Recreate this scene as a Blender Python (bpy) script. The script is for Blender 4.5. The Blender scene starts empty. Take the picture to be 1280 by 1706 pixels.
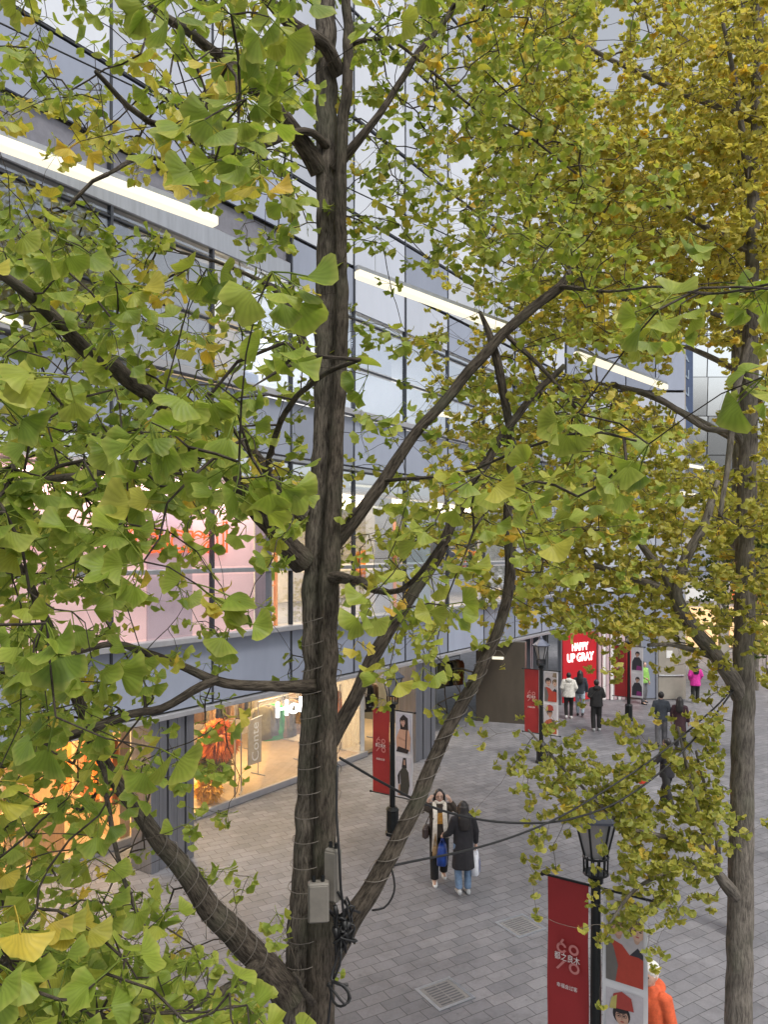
import bpy, math, random
import numpy as np
from mathutils import Vector, Matrix, noise

random.seed(11)
RNG = np.random.default_rng(11)
SC = bpy.context.scene
COL = SC.collection
FPX, UC, VH, HC = 1280.0, 640.0, 920.0, 6.0      # focal length in photo pixels, horizon row, camera height


def P(u, v, Y):
    return Vector(((u - UC) / FPX * Y, Y, HC - (v - VH) / FPX * Y))


def G(u, v):
    Y = FPX * HC / (v - VH)
    return Vector(((u - UC) / FPX * Y, Y, 0.0))


# ------------------------------------------------------------------ materials
MATS = {}


def nn(nt, kind, **kw):
    n = nt.nodes.new(kind)
    for k, v in kw.items():
        setattr(n, k, v)
    return n


def mat(name, col, rough=.6, metal=0., var=.18, scale=6., bump=0., emit=0., stretch=(1, 1, 1), spec=.5, ecol=None, trans=0.):
    if name in MATS:
        return MATS[name]
    m = bpy.data.materials.new(name)
    m.use_nodes = True
    nt = m.node_tree
    b = nt.nodes['Principled BSDF']
    tc = nn(nt, 'ShaderNodeTexCoord')
    mp = nn(nt, 'ShaderNodeMapping')
    mp.inputs['Scale'].default_value = stretch
    nt.links.new(tc.outputs['Object'], mp.inputs['Vector'])
    no = nn(nt, 'ShaderNodeTexNoise')
    no.inputs['Scale'].default_value = scale
    no.inputs['Detail'].default_value = 5
    no.inputs['Roughness'].default_value = .65
    nt.links.new(mp.outputs['Vector'], no.inputs['Vector'])
    rp = nn(nt, 'ShaderNodeValToRGB')
    rp.color_ramp.elements[0].position = .28
    rp.color_ramp.elements[1].position = .72
    lo = [c * (1 - var) for c in col]
    hi = [min(1, c * (1 + var)) for c in col]
    rp.color_ramp.elements[0].color = (*lo, 1)
    rp.color_ramp.elements[1].color = (*hi, 1)
    nt.links.new(no.outputs['Fac'], rp.inputs['Fac'])
    if 'panel' in name:                                   # sheets differ a little from one another
        oi = nn(nt, 'ShaderNodeObjectInfo')
        mr = nn(nt, 'ShaderNodeMapRange')
        mr.inputs['To Min'].default_value = .80
        mr.inputs['To Max'].default_value = 1.14
        nt.links.new(oi.outputs['Random'], mr.inputs['Value'])
        hv = nn(nt, 'ShaderNodeMixRGB', blend_type='MULTIPLY')
        hv.inputs['Fac'].default_value = 1
        nt.links.new(rp.outputs['Color'], hv.inputs['Color1'])
        nt.links.new(mr.outputs[0], hv.inputs['Color2'])
        nt.links.new(hv.outputs['Color'], b.inputs['Base Color'])
    else:
        nt.links.new(rp.outputs['Color'], b.inputs['Base Color'])
    b.inputs['Roughness'].default_value = rough
    b.inputs['Metallic'].default_value = metal
    b.inputs['Specular IOR Level'].default_value = spec
    if trans:
        b.inputs['Transmission Weight'].default_value = trans
    if bump:
        bp = nn(nt, 'ShaderNodeBump')
        bp.inputs['Strength'].default_value = bump
        bp.inputs['Distance'].default_value = .02
        nt.links.new(no.outputs['Fac'], bp.inputs['Height'])
        nt.links.new(bp.outputs['Normal'], b.inputs['Normal'])
    if emit:
        b.inputs['Emission Color'].default_value = (*(ecol or col), 1)
        b.inputs['Emission Strength'].default_value = emit
    MATS[name] = m
    return m


def glass(name, tint=(.9, .94, 1.), refl=.16, rough=.03):
    m = bpy.data.materials.new(name)
    m.use_nodes = True
    nt = m.node_tree
    nt.nodes.remove(nt.nodes['Principled BSDF'])
    out = nt.nodes['Material Output']
    tr = nn(nt, 'ShaderNodeBsdfTransparent')
    tr.inputs['Color'].default_value = (*tint, 1)
    gl = nn(nt, 'ShaderNodeBsdfGlossy')
    gl.inputs['Roughness'].default_value = rough
    gl.inputs['Color'].default_value = (.9, .95, 1, 1)
    lw = nn(nt, 'ShaderNodeLayerWeight')
    lw.inputs['Blend'].default_value = .25
    ma = nn(nt, 'ShaderNodeMath', operation='MULTIPLY_ADD')
    ma.inputs[1].default_value = .5
    ma.inputs[2].default_value = refl
    ma.use_clamp = True
    nt.links.new(lw.outputs['Fresnel'], ma.inputs[0])
    # slow waviness of the sheets so that reflections wobble a little from pane to pane
    no = nn(nt, 'ShaderNodeTexNoise')
    no.inputs['Scale'].default_value = .8
    bp = nn(nt, 'ShaderNodeBump')
    bp.inputs['Strength'].default_value = .05
    nt.links.new(no.outputs['Fac'], bp.inputs['Height'])
    nt.links.new(bp.outputs['Normal'], gl.inputs['Normal'])
    mx = nn(nt, 'ShaderNodeMixShader')
    nt.links.new(ma.outputs[0], mx.inputs['Fac'])
    nt.links.new(tr.outputs[0], mx.inputs[1])
    nt.links.new(gl.outputs[0], mx.inputs[2])
    nt.links.new(mx.outputs[0], out.inputs['Surface'])
    MATS[name] = m
    return m


def paving():
    m = bpy.data.materials.new('grey stone pavers')
    m.use_nodes = True
    nt = m.node_tree
    b = nt.nodes['Principled BSDF']
    ge = nn(nt, 'ShaderNodeNewGeometry')
    mp = nn(nt, 'ShaderNodeMapping')
    mp.inputs['Rotation'].default_value = (0, 0, math.radians(-31))
    nt.links.new(ge.outputs['Position'], mp.inputs['Vector'])
    # slight waviness of the courses, as laid by hand
    nw = nn(nt, 'ShaderNodeTexNoise')
    nw.inputs['Scale'].default_value = 1.6
    ad = nn(nt, 'ShaderNodeMixRGB', blend_type='LINEAR_LIGHT')
    ad.inputs['Fac'].default_value = .018
    nt.links.new(mp.outputs['Vector'], nw.inputs['Vector'])
    nt.links.new(mp.outputs['Vector'], ad.inputs['Color1'])
    nt.links.new(nw.outputs['Color'], ad.inputs['Color2'])
    br = nn(nt, 'ShaderNodeTexBrick')
    br.inputs['Scale'].default_value = 1
    br.inputs['Brick Width'].default_value = .36
    br.inputs['Row Height'].default_value = .215
    br.inputs['Mortar Size'].default_value = .006
    br.inputs['Mortar Smooth'].default_value = .3
    br.inputs['Bias'].default_value = 0
    br.inputs['Color1'].default_value = (.148, .148, .163, 1)
    br.inputs['Color2'].default_value = (.200, .197, .211, 1)
    br.inputs['Mortar'].default_value = (.05, .049, .05, 1)
    nt.links.new(ad.outputs['Color'], br.inputs['Vector'])
    n1 = nn(nt, 'ShaderNodeTexNoise')
    n1.inputs['Scale'].default_value = .55
    n1.inputs['Detail'].default_value = 7
    n1.inputs['Roughness'].default_value = .7
    n2 = nn(nt, 'ShaderNodeTexNoise')
    n2.inputs['Scale'].default_value = 26
    n2.inputs['Detail'].default_value = 4
    for n in (n1, n2):
        nt.links.new(ge.outputs['Position'], n.inputs['Vector'])
    r1 = nn(nt, 'ShaderNodeMapRange')
    r1.inputs['From Min'].default_value = .3
    r1.inputs['From Max'].default_value = .7
    r1.inputs['To Min'].default_value = .74
    r1.inputs['To Max'].default_value = 1.16
    nt.links.new(n1.outputs['Fac'], r1.inputs['Value'])
    r2 = nn(nt, 'ShaderNodeMapRange')
    r2.inputs['To Min'].default_value = .82
    r2.inputs['To Max'].default_value = 1.18
    nt.links.new(n2.outputs['Fac'], r2.inputs['Value'])
    mu = nn(nt, 'ShaderNodeMath', operation='MULTIPLY')
    nt.links.new(r1.outputs[0], mu.inputs[0])
    nt.links.new(r2.outputs[0], mu.inputs[1])
    vo = nn(nt, 'ShaderNodeTexVoronoi')
    vo.inputs['Scale'].default_value = 2.6
    nt.links.new(ge.outputs['Position'], vo.inputs['Vector'])
    vr_ = nn(nt, 'ShaderNodeMapRange')
    vr_.inputs['From Min'].default_value = .035
    vr_.inputs['From Max'].default_value = .06
    vr_.inputs['To Min'].default_value = .68
    nt.links.new(vo.outputs['Distance'], vr_.inputs['Value'])
    n4 = nn(nt, 'ShaderNodeTexNoise')
    n4.inputs['Scale'].default_value = 2.2
    n4.inputs['Detail'].default_value = 8
    n4.inputs['Roughness'].default_value = .75
    nt.links.new(ge.outputs['Position'], n4.inputs['Vector'])
    r4 = nn(nt, 'ShaderNodeMapRange')
    r4.inputs['From Min'].default_value = .34
    r4.inputs['From Max'].default_value = .52
    r4.inputs['To Min'].default_value = .80
    nt.links.new(n4.outputs['Fac'], r4.inputs['Value'])
    m4 = nn(nt, 'ShaderNodeMath', operation='MULTIPLY')
    nt.links.new(vr_.outputs[0], m4.inputs[0])
    nt.links.new(r4.outputs[0], m4.inputs[1])
    m5 = nn(nt, 'ShaderNodeMath', operation='MULTIPLY')
    nt.links.new(m4.outputs[0], m5.inputs[0])
    nt.links.new(mu.outputs[0], m5.inputs[1])
    mx = nn(nt, 'ShaderNodeMixRGB', blend_type='MULTIPLY')
    mx.inputs['Fac'].default_value = 1
    nt.links.new(br.outputs['Color'], mx.inputs['Color1'])
    nt.links.new(m5.outputs[0], mx.inputs['Color2'])
    nt.links.new(mx.outputs['Color'], b.inputs['Base Color'])
    r3 = nn(nt, 'ShaderNodeMapRange')
    r3.inputs['To Min'].default_value = .42
    r3.inputs['To Max'].default_value = .75
    nt.links.new(n1.outputs['Fac'], r3.inputs['Value'])
    nt.links.new(r3.outputs[0], b.inputs['Roughness'])
    bp = nn(nt, 'ShaderNodeBump')
    bp.inputs['Strength'].default_value = .5
    bp.inputs['Distance'].default_value = .006
    iv = nn(nt, 'ShaderNodeMath', operation='SUBTRACT')
    iv.inputs[0].default_value = 1
    nt.links.new(br.outputs['Fac'], iv.inputs[1])
    nt.links.new(iv.outputs[0], bp.inputs['Height'])
    nt.links.new(bp.outputs['Normal'], b.inputs['Normal'])
    return m


def bark(name, c0, c1, sc=1.):
    """fissured ginkgo bark: ridges run along the limb (attribute bark_co: round the limb x, y and along it z)"""
    m = bpy.data.materials.new(name)
    m.use_nodes = True
    nt = m.node_tree
    b = nt.nodes['Principled BSDF']
    at = nn(nt, 'ShaderNodeAttribute', attribute_name='bark_co')
    mp = nn(nt, 'ShaderNodeMapping')
    mp.inputs['Scale'].default_value = (36 * sc, 36 * sc, 6.5 * sc)
    nt.links.new(at.outputs['Vector'], mp.inputs['Vector'])
    n1 = nn(nt, 'ShaderNodeTexNoise')
    n1.inputs['Scale'].default_value = 2.2
    n1.inputs['Detail'].default_value = 6
    n1.inputs['Roughness'].default_value = .68
    n1.inputs['Distortion'].default_value = .15
    nt.links.new(mp.outputs['Vector'], n1.inputs['Vector'])
    n2 = nn(nt, 'ShaderNodeTexNoise')
    n2.inputs['Scale'].default_value = 7
    n2.inputs['Detail'].default_value = 3
    nt.links.new(at.outputs['Vector'], n2.inputs['Vector'])
    rp = nn(nt, 'ShaderNodeValToRGB')
    rp.color_ramp.elements[0].position = .36
    rp.color_ramp.elements[0].color = (*c0, 1)
    rp.color_ramp.elements[1].position = .62
    rp.color_ramp.elements[1].color = (*c1, 1)
    nt.links.new(n1.outputs['Fac'], rp.inputs['Fac'])
    mx = nn(nt, 'ShaderNodeMixRGB', blend_type='OVERLAY')
    mx.inputs['Fac'].default_value = .55
    nt.links.new(rp.outputs['Color'], mx.inputs['Color1'])
    nt.links.new(n2.outputs['Fac'], mx.inputs['Color2'])
    n3 = nn(nt, 'ShaderNodeTexNoise')
    n3.inputs['Scale'].default_value = 3.1
    n3.inputs['Detail'].default_value = 6
    nt.links.new(at.outputs['Vector'], n3.inputs['Vector'])
    r3 = nn(nt, 'ShaderNodeMapRange')
    r3.inputs['From Min'].default_value = .50
    r3.inputs['From Max'].default_value = .68
    r3.inputs['To Max'].default_value = .45
    nt.links.new(n3.outputs['Fac'], r3.inputs['Value'])
    mo = nn(nt, 'ShaderNodeMixRGB')
    mo.inputs['Color2'].default_value = (.105, .115, .075, 1)      # thin lichen
    nt.links.new(r3.outputs[0], mo.inputs['Fac'])
    nt.links.new(mx.outputs['Color'], mo.inputs['Color1'])
    nt.links.new(mo.outputs['Color'], b.inputs['Base Color'])
    b.inputs['Roughness'].default_value = .9
    b.inputs['Specular IOR Level'].default_value = .2
    bp = nn(nt, 'ShaderNodeBump')
    bp.inputs['Strength'].default_value = 1
    bp.inputs['Distance'].default_value = .022
    nt.links.new(n1.outputs['Fac'], bp.inputs['Height'])
    nt.links.new(bp.outputs['Normal'], b.inputs['Normal'])
    return m


def leafmat(name, ramp, transl=.42):
    m = bpy.data.materials.new(name)
    m.use_nodes = True
    nt = m.node_tree
    b = nt.nodes['Principled BSDF']
    out = nt.nodes['Material Output']
    at = nn(nt, 'ShaderNodeAttribute', attribute_name='tint')
    rp = nn(nt, 'ShaderNodeValToRGB')
    el = rp.color_ramp.elements
    for i, (p, c) in enumerate(ramp):
        e = el[i] if i < 2 else el.new(p)
        e.position = p
        e.color = (*c, 1)
    nt.links.new(at.outputs['Fac'], rp.inputs['Fac'])
    fan = nn(nt, 'ShaderNodeAttribute', attribute_name='fan')      # x: angle across the fan, y: distance from the stalk
    sp = nn(nt, 'ShaderNodeSeparateXYZ')
    nt.links.new(fan.outputs['Vector'], sp.inputs[0])
    ms = nn(nt, 'ShaderNodeMath', operation='MULTIPLY')
    ms.inputs[1].default_value = 62
    nt.links.new(sp.outputs['X'], ms.inputs[0])
    si = nn(nt, 'ShaderNodeMath', operation='SINE')
    nt.links.new(ms.outputs[0], si.inputs[0])
    vr = nn(nt, 'ShaderNodeMapRange')
    vr.inputs['From Min'].default_value = -1
    vr.inputs['To Min'].default_value = .92
    vr.inputs['To Max'].default_value = 1.05
    nt.links.new(si.outputs[0], vr.inputs['Value'])
    # margin turning yellow first
    ed = nn(nt, 'ShaderNodeMapRange')
    ed.inputs['From Min'].default_value = .72
    ed.inputs['From Max'].default_value = 1.02
    ed.inputs['To Min'].default_value = 0
    ed.inputs['To Max'].default_value = .30
    nt.links.new(sp.outputs['Y'], ed.inputs['Value'])
    mx = nn(nt, 'ShaderNodeMixRGB')
    mx.inputs['Color2'].default_value = (.50, .46, .12, 1)
    nt.links.new(ed.outputs[0], mx.inputs['Fac'])
    nt.links.new(rp.outputs['Color'], mx.inputs['Color1'])
    mu = nn(nt, 'ShaderNodeMixRGB', blend_type='MULTIPLY')
    mu.inputs['Fac'].default_value = 1
    nt.links.new(mx.outputs['Color'], mu.inputs['Color1'])
    nt.links.new(vr.outputs[0], mu.inputs['Color2'])
    tc = nn(nt, 'ShaderNodeTexCoord')
    no = nn(nt, 'ShaderNodeTexNoise')
    no.inputs['Scale'].default_value = 34
    nt.links.new(tc.outputs['Object'], no.inputs['Vector'])
    nr = nn(nt, 'ShaderNodeMapRange')
    nr.inputs['To Min'].default_value = .75
    nr.inputs['To Max'].default_value = 1.25
    nt.links.new(no.outputs['Fac'], nr.inputs['Value'])
    m2 = nn(nt, 'ShaderNodeMixRGB', blend_type='MULTIPLY')
    m2.inputs['Fac'].default_value = 1
    nt.links.new(mu.outputs['Color'], m2.inputs['Color1'])
    nt.links.new(nr.outputs[0], m2.inputs['Color2'])
    nt.links.new(m2.outputs['Color'], b.inputs['Base Color'])
    b.inputs['Roughness'].default_value = .5
    b.inputs['Specular IOR Level'].default_value = .35
    bp = nn(nt, 'ShaderNodeBump')
    bp.inputs['Strength'].default_value = .12
    bp.inputs['Distance'].default_value = .002
    nt.links.new(si.outputs[0], bp.inputs['Height'])
    nt.links.new(bp.outputs['Normal'], b.inputs['Normal'])
    tl = nn(nt, 'ShaderNodeBsdfTranslucent')
    hs = nn(nt, 'ShaderNodeHueSaturation')
    hs.inputs['Value'].default_value = 1.5
    hs.inputs['Saturation'].default_value = 1.05
    nt.links.new(m2.outputs['Color'], hs.inputs['Color'])
    nt.links.new(hs.outputs['Color'], tl.inputs['Color'])
    mix = nn(nt, 'ShaderNodeMixShader')
    mix.inputs['Fac'].default_value = transl
    nt.links.new(b.outputs[0], mix.inputs[1])
    nt.links.new(tl.outputs[0], mix.inputs[2])
    nt.links.new(mix.outputs[0], out.inputs['Surface'])
    return m


# ------------------------------------------------------------------ objects
def rootloc(o):
    while o is not None and o.parent is not None:
        o = o.parent
    return Vector(o.location) if o is not None else Vector((0, 0, 0))


def tag(o, label=None, cat=None, group=None, kind=None):
    if label:
        o['label'] = label
    if cat:
        o['category'] = cat
    if group:
        o['group'] = group
    if kind:
        o['kind'] = kind
    return o


def thing(name, label, cat, loc=(0, 0, 0), rz=0., group=None):
    o = bpy.data.objects.new(name, None)
    o.empty_display_size = .2
    o.location = loc
    o.rotation_euler = (0, 0, rz)
    COL.objects.link(o)
    return tag(o, label, cat, group)


def copy_tree(o, parent=None):
    c = o.copy()
    COL.objects.link(c)
    c.parent = parent
    for ch in [x for x in o.children]:
        copy_tree(ch, c)
    return c


class MB:
    """collects shapes that make up ONE mesh object"""

    def __init__(s):
        s.v, s.f, s.mi = [], [], []

    def add(s, vs, fs, mi=0):
        o = len(s.v)
        s.v += [tuple(p) for p in vs]
        s.f += [tuple(i + o for i in f) for f in fs]
        s.mi += [mi] * len(fs)

    def obox(s, c, hx, hy, hz, ax=None, mi=0, bev=0.):
        """box with half vectors; ax = (x axis, y axis, z axis); bev cuts its corners in a chamfer"""
        c = Vector(c)
        X, Y, Z = ax if ax else (Vector((1, 0, 0)), Vector((0, 1, 0)), Vector((0, 0, 1)))
        if bev <= 0:
            vs = [c + X * (hx * i) + Y * (hy * j) + Z * (hz * k) for i in (-1, 1) for j in (-1, 1) for k in (-1, 1)]
            s.add(vs, [(0, 1, 3, 2), (4, 6, 7, 5), (0, 4, 5, 1), (2, 3, 7, 6), (0, 2, 6, 4), (1, 5, 7, 3)], mi)
            return
        b = min(bev, hx * .9, hy * .9, hz * .9)
        rings = []
        for zz, ins in ((-hz, b), (-hz + b, 0), (hz - b, 0), (hz, b)):
            a, d = hx - ins, hy - ins
            q = b if ins == 0 else b * .6
            rings.append([c + X * x + Y * y + Z * zz for x, y in
                          ((a - q, -d), (a, -d + q), (a, d - q), (a - q, d), (-a + q, d), (-a, d - q), (-a, -d + q), (-a + q, -d))])
        s.loft(rings, mi, True)

    def box(s, x0, x1, y0, y1, z0, z1, mi=0, bev=0.):
        s.obox(((x0 + x1) / 2, (y0 + y1) / 2, (z0 + z1) / 2), abs(x1 - x0) / 2, abs(y1 - y0) / 2, abs(z1 - z0) / 2, None, mi, bev)

    def loft(s, rings, mi=0, caps=True):
        n = len(rings[0])
        vs = [p for r in rings for p in r]
        fs = []
        for i in range(len(rings) - 1):
            for j in range(n):
                a, b = i * n + j, i * n + (j + 1) % n
                fs.append((a, b, b + n, a + n))
        if caps:
            fs.append(tuple(reversed(range(n))))
            fs.append(tuple((len(rings) - 1) * n + j for j in range(n)))
        s.add(vs, fs, mi)

    def tube(s, pts, r, n=8, mi=0, caps=True):
        pts = [Vector(p) for p in pts]
        if not hasattr(r, '__len__'):
            r = [r] * len(pts)
        rings = []
        up = Vector((.13, .31, .94))
        pu = None
        for i, p in enumerate(pts):
            t = (pts[min(i + 1, len(pts) - 1)] - pts[max(i - 1, 0)])
            if t.length < 1e-7:
                t = Vector((0, 0, 1))
            t.normalize()
            if pu is None:
                a = up if abs(t.dot(up)) < .9 else Vector((1, 0, 0))
                pu = (a - t * a.dot(t)).normalized()
            else:
                pu = (pu - t * pu.dot(t))
                pu = pu.normalized() if pu.length > 1e-6 else t.orthogonal().normalized()
            w = t.cross(pu)
            rings.append([p + (pu * math.cos(2 * math.pi * j / n) + w * math.sin(2 * math.pi * j / n)) * r[i] for j in range(n)])
        s.loft(rings, mi, caps)

    def ell(s, c, rx, ry, rz, nu=14, nv=9, ax=None, mi=0):
        c = Vector(c)
        X, Y, Z = ax if ax else (Vector((1, 0, 0)), Vector((0, 1, 0)), Vector((0, 0, 1)))
        rings = []
        for i in range(1, nv):
            th = math.pi * i / nv
            rings.append([c + X * (rx * math.sin(th) * math.cos(2 * math.pi * j / nu)) + Y * (ry * math.sin(th) * math.sin(2 * math.pi * j / nu)) - Z * (rz * math.cos(th)) for j in range(nu)])
        vs = [p for r in rings for p in r] + [c - Z * rz, c + Z * rz]
        fs = []
        for i in range(nv - 2):
            for j in range(nu):
                a, b = i * nu + j, i * nu + (j + 1) % nu
                fs.append((a, b, b + nu, a + nu))
        lo, hi = len(vs) - 2, len(vs) - 1
        for j in range(nu):
            fs.append((lo, (j + 1) % nu, j))
            k = (nv - 2) * nu
            fs.append((hi, k + j, k + (j + 1) % nu))
        s.add(vs, fs, mi)

    def disc(s, pts, mi=0):
        s.add(pts, [tuple(range(len(pts)))], mi)

    def prism(s, poly, o, X, Y, N, d, mi=0):
        """flat outline poly (x, y) at o in the axes X, Y, given the thickness d along N"""
        o, X, Y, N = Vector(o), Vector(X), Vector(Y), Vector(N)
        a = [o + X * x + Y * y for x, y in poly]
        b = [p + N * d for p in a]
        n = len(poly)
        s.add(a + b, [tuple(reversed(range(n))), tuple(range(n, 2 * n))] + [(i, (i + 1) % n, (i + 1) % n + n, i + n) for i in range(n)], mi)

    def build(s, name, mats, parent=None, world=True, smooth=False):
        me = bpy.data.meshes.new(name)
        vs = s.v
        if parent is not None and world:
            L = rootloc(parent)
            vs = [(x - L.x, y - L.y, z - L.z) for x, y, z in vs]
        me.from_pydata(vs, [], s.f)
        if not isinstance(mats, (list, tuple)):
            mats = [mats]
        for m in mats:
            me.materials.append(m)
        if len(mats) > 1:
            me.polygons.foreach_set('material_index', s.mi)
        if smooth:
            me.polygons.foreach_set('use_smooth', [True] * len(me.polygons))
        me.update()
        o = bpy.data.objects.new(name, me)
        COL.objects.link(o)
        o.parent = parent
        return o


def text_mesh(s, size=1., extrude=.0, outline=0., width=None):
    """lettering as (verts, faces), left-bottom at the origin, in the x-y plane"""
    cu = bpy.data.curves.new('lettering', 'FONT')
    cu.body = s
    cu.size = size
    cu.extrude = extrude
    cu.resolution_u = 4
    if outline:
        cu.fill_mode = 'NONE'
        cu.bevel_depth = outline
        cu.bevel_resolution = 1
        cu.extrude = 0
    o = bpy.data.objects.new('lettering', cu)
    COL.objects.link(o)
    dg = bpy.context.evaluated_depsgraph_get()
    me = bpy.data.meshes.new_from_object(o.evaluated_get(dg))
    vs = np.array([v.co[:] for v in me.vertices])
    fs = [tuple(p.vertices) for p in me.polygons]
    bpy.data.objects.remove(o)
    bpy.data.curves.remove(cu)
    bpy.data.meshes.remove(me)
    vs[:, 0] -= vs[:, 0].min()
    vs[:, 1] -= vs[:, 1].min()
    if width:
        vs[:, 0] *= width / vs[:, 0].max()
    return vs, fs


def put_text(mb, tx, o, X, Y, N, mi=0, centre=False):
    vs, fs = tx
    o, X, Y, N = Vector(o), Vector(X), Vector(Y), Vector(N)
    dx = -vs[:, 0].max() / 2 if centre else 0
    mb.add([o + X * (p[0] + dx) + Y * p[1] + N * p[2] for p in vs], fs, mi)


def remesh(mb, name, m, parent, vox, world=True, smooth=2):
    """fuses overlapping closed shapes into one continuous skin"""
    o = mb.build(name, m, None)
    md = o.modifiers.new('r', 'REMESH')
    md.mode = 'VOXEL'
    md.voxel_size = vox
    sm = o.modifiers.new('s', 'SMOOTH')
    sm.iterations = smooth
    sm.factor = .5
    dg = bpy.context.evaluated_depsgraph_get()
    me = bpy.data.meshes.new_from_object(o.evaluated_get(dg))
    old = o.data
    o.modifiers.clear()
    o.data = me
    me.name = name
    bpy.data.meshes.remove(old)
    if parent is not None:
        if world:
            me.transform(Matrix.Translation(-rootloc(parent)))
        o.parent = parent
    me.polygons.foreach_set('use_smooth', [True] * len(me.polygons))
    return o
# ------------------------------------------------------------------ setting
ground = MB()
ground.add([(-400, -60, 0), (400, -60, 0), (400, 900, 0), (-400, 900, 0)], [(0, 1, 2, 3)])
tag(ground.build('pavement', paving()), kind='structure')

KU, RAT = 14.176, .69
D = Vector((.5679, .8231, 0))
N = Vector((.8231, -.5679, 0))
Z = Vector((0, 0, 1))
AX = (D, N, Z)
DL = 1.2150


def FP(Y, z, off=0.):
    return Vector((-KU + RAT * Y + off * N.x, Y + off * N.y, z))


def IN(u, off):                  # bay position of a thing standing `off` behind the cladding, seen at photo column u
    t = (u - UC) / FPX
    return (KU - off * N.x + t * off * N.y) / (RAT - t)


def UY(u):                        # facade bay position that stands behind photo column u
    return 1280 * KU / (1523.2 - u)


def fbox(mb, Y0, Y1, z0, z1, o0, o1, mi=0, bev=0.):
    c = FP((Y0 + Y1) / 2, (z0 + z1) / 2, (o0 + o1) / 2)
    mb.obox(c, abs(Y1 - Y0) / 2 * DL, abs(o1 - o0) / 2, abs(z1 - z0) / 2, AX, mi, bev)


m_blue = mat('blue grey glazed panel', (.27, .30, .38), .16, .0, .10, 1.2, spec=.6, stretch=(1, 1, .25))
m_blue2 = mat('slate grey glazed panel', (.24, .265, .335), .12, .0, .10, 1.2, spec=.7, stretch=(1, 1, .25))
m_pale = mat('pale frosted glass panel', (.44, .47, .54), .12, .0, .07, .8, spec=.7, stretch=(1, 1, .3))
m_pale2 = mat('white frosted glass panel', (.55, .58, .64), .14, .0, .06, .8, spec=.7, stretch=(1, 1, .3))
m_mull = mat('dark window metal', (.06, .065, .075), .35, .6, .2, 4)
m_alu = mat('brushed aluminium', (.42, .43, .45), .32, .85, .12, 10, stretch=(1, 1, .08))
m_ledge = mat('pale metal ledge', (.36, .36, .38), .4, .4, .12, 3)
m_col = mat('grey metal column cladding', (.22, .225, .25), .28, .7, .22, 14, stretch=(1, 1, .03))
m_dark = mat('dark recess', (.09, .09, .10), .7)
m_rec = mat('violet grey recess', (.17, .17, .20), .5)
m_white = mat('white paint', (.74, .73, .71), .6, var=.06)
m_cream = mat('cream plaster', (.62, .56, .46), .7, var=.08)
m_slab = mat('concrete floor slab', (.32, .31, .30), .8)
m_wood = mat('warm oak boards', (.48, .31, .15), .45, var=.25, scale=5, stretch=(1, 8, 1), bump=.1)
m_shopfloor = mat('polished pale shop floor', (.46, .33, .19), .3, var=.18, scale=3)
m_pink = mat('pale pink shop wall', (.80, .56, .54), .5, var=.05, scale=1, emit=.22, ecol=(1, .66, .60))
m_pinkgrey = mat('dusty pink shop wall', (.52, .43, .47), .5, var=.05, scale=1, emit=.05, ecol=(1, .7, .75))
m_bronze = mat('bronze grey stone wall', (.085, .072, .056), .35, .2, .2, 2, stretch=(1, 1, .3))
m_lampw = mat('white lamp and reflection glow', (.22, .21, .18), emit=.86, var=.02, ecol=(1, .92, .70))  # indoor lamps, and the window reflections added over the street
m_lampc = mat('warm lamp strip', (1, .9, .75), emit=6., ecol=(1, .84, .62))
m_neon = mat('orange neon tube', (.5, .05, .01), emit=.95, ecol=(1, .13, .012))
m_neonred = mat('red neon tube', (.5, .02, .01), emit=.8, ecol=(1, .03, .012))
m_neonw = mat('white lit lettering', (1, 1, 1), emit=6., ecol=(1, .98, .94))
m_pane = glass('clear window glass', (.96, .96, .97), .035)
m_paneup = glass('sky reflecting window glass', (.86, .88, .93), .15)
m_black = mat('black painted metal', (.018, .02, .021), .42, .5, .3, 12)
m_blackcable = mat('black rubber cable', (.012, .012, .013), .5)

Y0B, BAY, NB = 9.64, 1.96, 11
EDGES = [Y0B + BAY * i for i in range(NB)] + [31.2]

bld = thing('shop_building', 'long shop building clad in blue grey glass panels with dark window bars', 'building', FP(20, 0))
mid = (EDGES[0] + EDGES[-1]) / 2


def bpart(name, m, fn, parent=bld, smooth=False):
    mb = MB()
    fn(mb)
    return mb.build(name, m, parent, smooth=smooth)


def bay_panels(name, m, z0, z1, o0, o1, gap=.03, rng=None):
    for i in range(len(EDGES) - 1):
        if rng and not (rng[0] <= i < rng[1]):
            continue
        a, b = EDGES[i], EDGES[i + 1]
        mm = m[(i * 7 + int(z0)) % len(m)] if isinstance(m, list) else m
        # every sheet hangs a touch out of true, as real cladding does
        tilt = random.uniform(-.006, .006)
        mb = MB()
        c = FP((a + b) / 2, (z0 + z1) / 2, (o0 + o1) / 2)
        ax = (D, (N + Z * tilt).normalized(), (Z - N * tilt).normalized())
        mb.obox(c, (b - a) / 2 * DL - gap, abs(o1 - o0) / 2, (z1 - z0) / 2 - gap, ax)
        mb.build(name, mm, bld)


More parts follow.
